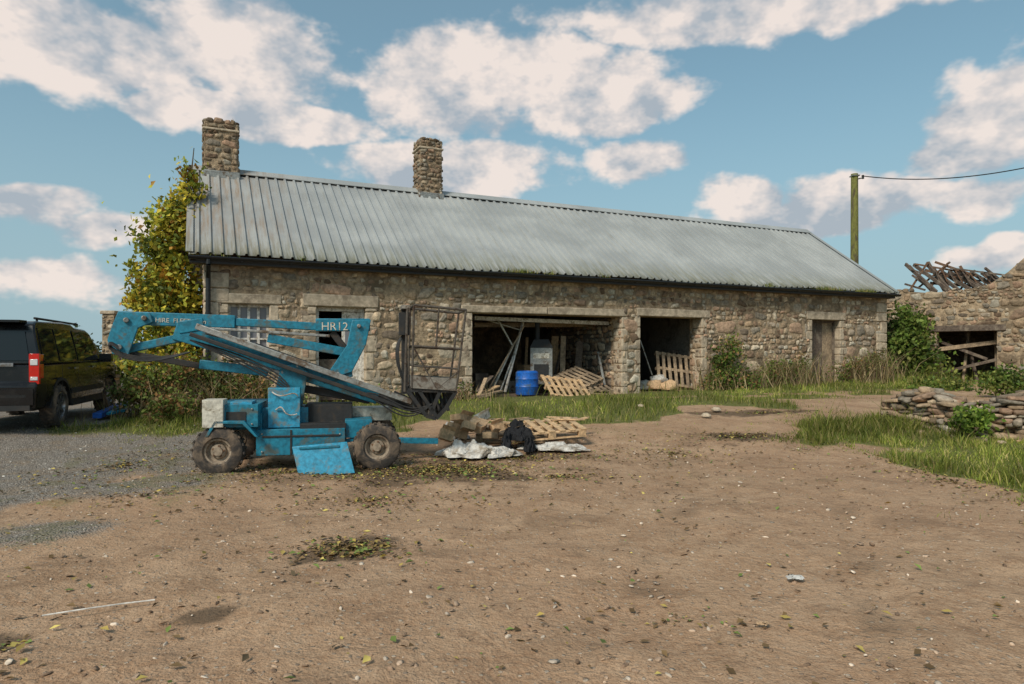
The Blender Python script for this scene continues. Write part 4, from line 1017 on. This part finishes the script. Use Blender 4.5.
def cn(scale,off=(0,0,0),detail=4,rough=.58):
    mp=nd(nt,'ShaderNodeMapping'); mp.inputs['Scale'].default_value=(1,1,1.5); mp.inputs['Location'].default_value=off; nt.links.new(tc,mp.inputs[0])
    return ntex(nt,mp.outputs[0],scale,detail,rough)
w1=cn(7,(3,1,2),2); w2=cn(7,(8,5,1),2)
azp=mth(nt,'ADD',az,mth(nt,'MULTIPLY',mth(nt,'SUBTRACT',w1,.5),.14)); elp=mth(nt,'ADD',elv,mth(nt,'MULTIPLY',mth(nt,'SUBTRACT',w2,.5),.08))
cv=nd(nt,'ShaderNodeCombineXYZ'); nt.links.new(azp,cv.inputs[0]); nt.links.new(elp,cv.inputs[1])
CL=[(60,45,240,50,1),(240,50,110,48,1),(280,118,110,18,1),(170,112,60,14,.9),(455,85,100,44,1),(590,100,105,34,1),(540,72,75,28,1),(640,163,50,24,1),(440,168,115,27,1),(40,200,50,17,1),(110,228,60,18,.8),(975,130,80,48,1),(1010,95,45,34,1),(850,200,115,25,1),(740,205,50,26,1),(980,200,65,24,.9),(820,-2,300,32,1),(985,262,50,15,.9),(60,280,90,20,.5),(1150,60,150,60,1)]
acc=None
for px,py,rx,ry,k in CL:
    a_=math.atan((px-512)/F); e_=math.atan((HZ-py)/F*math.cos(a_)); ca=math.cos(a_)
    s_=nd(nt,'ShaderNodeVectorMath',operation='SUBTRACT'); nt.links.new(cv.outputs[0],s_.inputs[0]); s_.inputs[1].default_value=(a_,e_,0)
    m_=nd(nt,'ShaderNodeVectorMath',operation='MULTIPLY'); nt.links.new(s_.outputs[0],m_.inputs[0]); m_.inputs[1].default_value=(1/(rx/F*ca*ca*1.1),1/(ry/F*ca*1.1),0)
    l_=nd(nt,'ShaderNodeVectorMath',operation='LENGTH'); nt.links.new(m_.outputs[0],l_.inputs[0])
    d_=mth(nt,'MULTIPLY',mth(nt,'SUBTRACT',1.,l_.outputs['Value']),k)
    acc=d_ if acc is None else mth(nt,'MAXIMUM',acc,d_)
gen=mth(nt,'MULTIPLY',mth(nt,'SUBTRACT',cn(2.2,(4,4,4),3),.56),5.); back=mrange(nt,sp.outputs[1],-.1,.35,1,0); up=mrange(nt,elv,.65,.85)
gen=mth(nt,'SUBTRACT',mth(nt,'MULTIPLY',gen,mth(nt,'MAXIMUM',back,up)),mth(nt,'SUBTRACT',1.,mth(nt,'MAXIMUM',back,up)))
acc=mth(nt,'MAXIMUM',acc,gen)
det=cn(12,(1,2,3),4,.6); det2=cn(12,(1,2,2.88),4,.6)
dens=mth(nt,'ADD',acc,mth(nt,'MULTIPLY',mth(nt,'SUBTRACT',det,.5),1.5))
mask=mrange(nt,dens,-.08,.30)
lit=mth(nt,'MULTIPLY',mth(nt,'SUBTRACT',det,det2),3.6)
lum=mth(nt,'ADD',mth(nt,'ADD',.62,lit),mth(nt,'MULTIPLY',mth(nt,'SUBTRACT',w2,.5),-1.7))
lum=mth(nt,'SUBTRACT',lum,mrange(nt,elv,.40,.50,0,.3),clamp=True)
ccol=mixc(nt,lum,(4.1,4.6,5.15),(9.0,7.9,7.25))
b1=nd(nt,'ShaderNodeBackground'); b1.inputs[1].default_value=.12
haze=mrange(nt,cn(1.8,(2,7,1),4,.6),.35,.7,0,.5)
tint=mixc(nt,1.,sky.outputs[0],(.86,1.12,.95),'MULTIPLY')
hz=mrange(nt,elv,0,.42,.9,.3)
tint=mixc(nt,mth(nt,'MAXIMUM',haze,hz),tint,(2.75,3.8,4.45))
nt.links.new(tint,b1.inputs[0])
b2_=nd(nt,'ShaderNodeBackground'); b2_.inputs[1].default_value=.10; nt.links.new(ccol,b2_.inputs[0])
mx=nd(nt,'ShaderNodeMixShader'); nt.links.new(mth(nt,'MULTIPLY',mask,.93),mx.inputs[0]); nt.links.new(b1.outputs[0],mx.inputs[1]); nt.links.new(b2_.outputs[0],mx.inputs[2])
wo=nd(nt,'ShaderNodeOutputWorld'); nt.links.new(mx.outputs[0],wo.inputs[0])
cam=bpy.data.cameras.new('camera'); cam.lens=24; cam.sensor_width=36; cam.shift_y=13/1024; cam.clip_end=3000; cam.clip_start=.05
cobj=bpy.data.objects.new('camera',cam); scene.collection.objects.link(cobj); cobj.location=(0,0,EYE); cobj.rotation_euler=(math.pi/2,0,0); scene.camera=cobj
scene.view_settings.view_transform='Standard'; scene.view_settings.look='None'; scene.view_settings.exposure=0
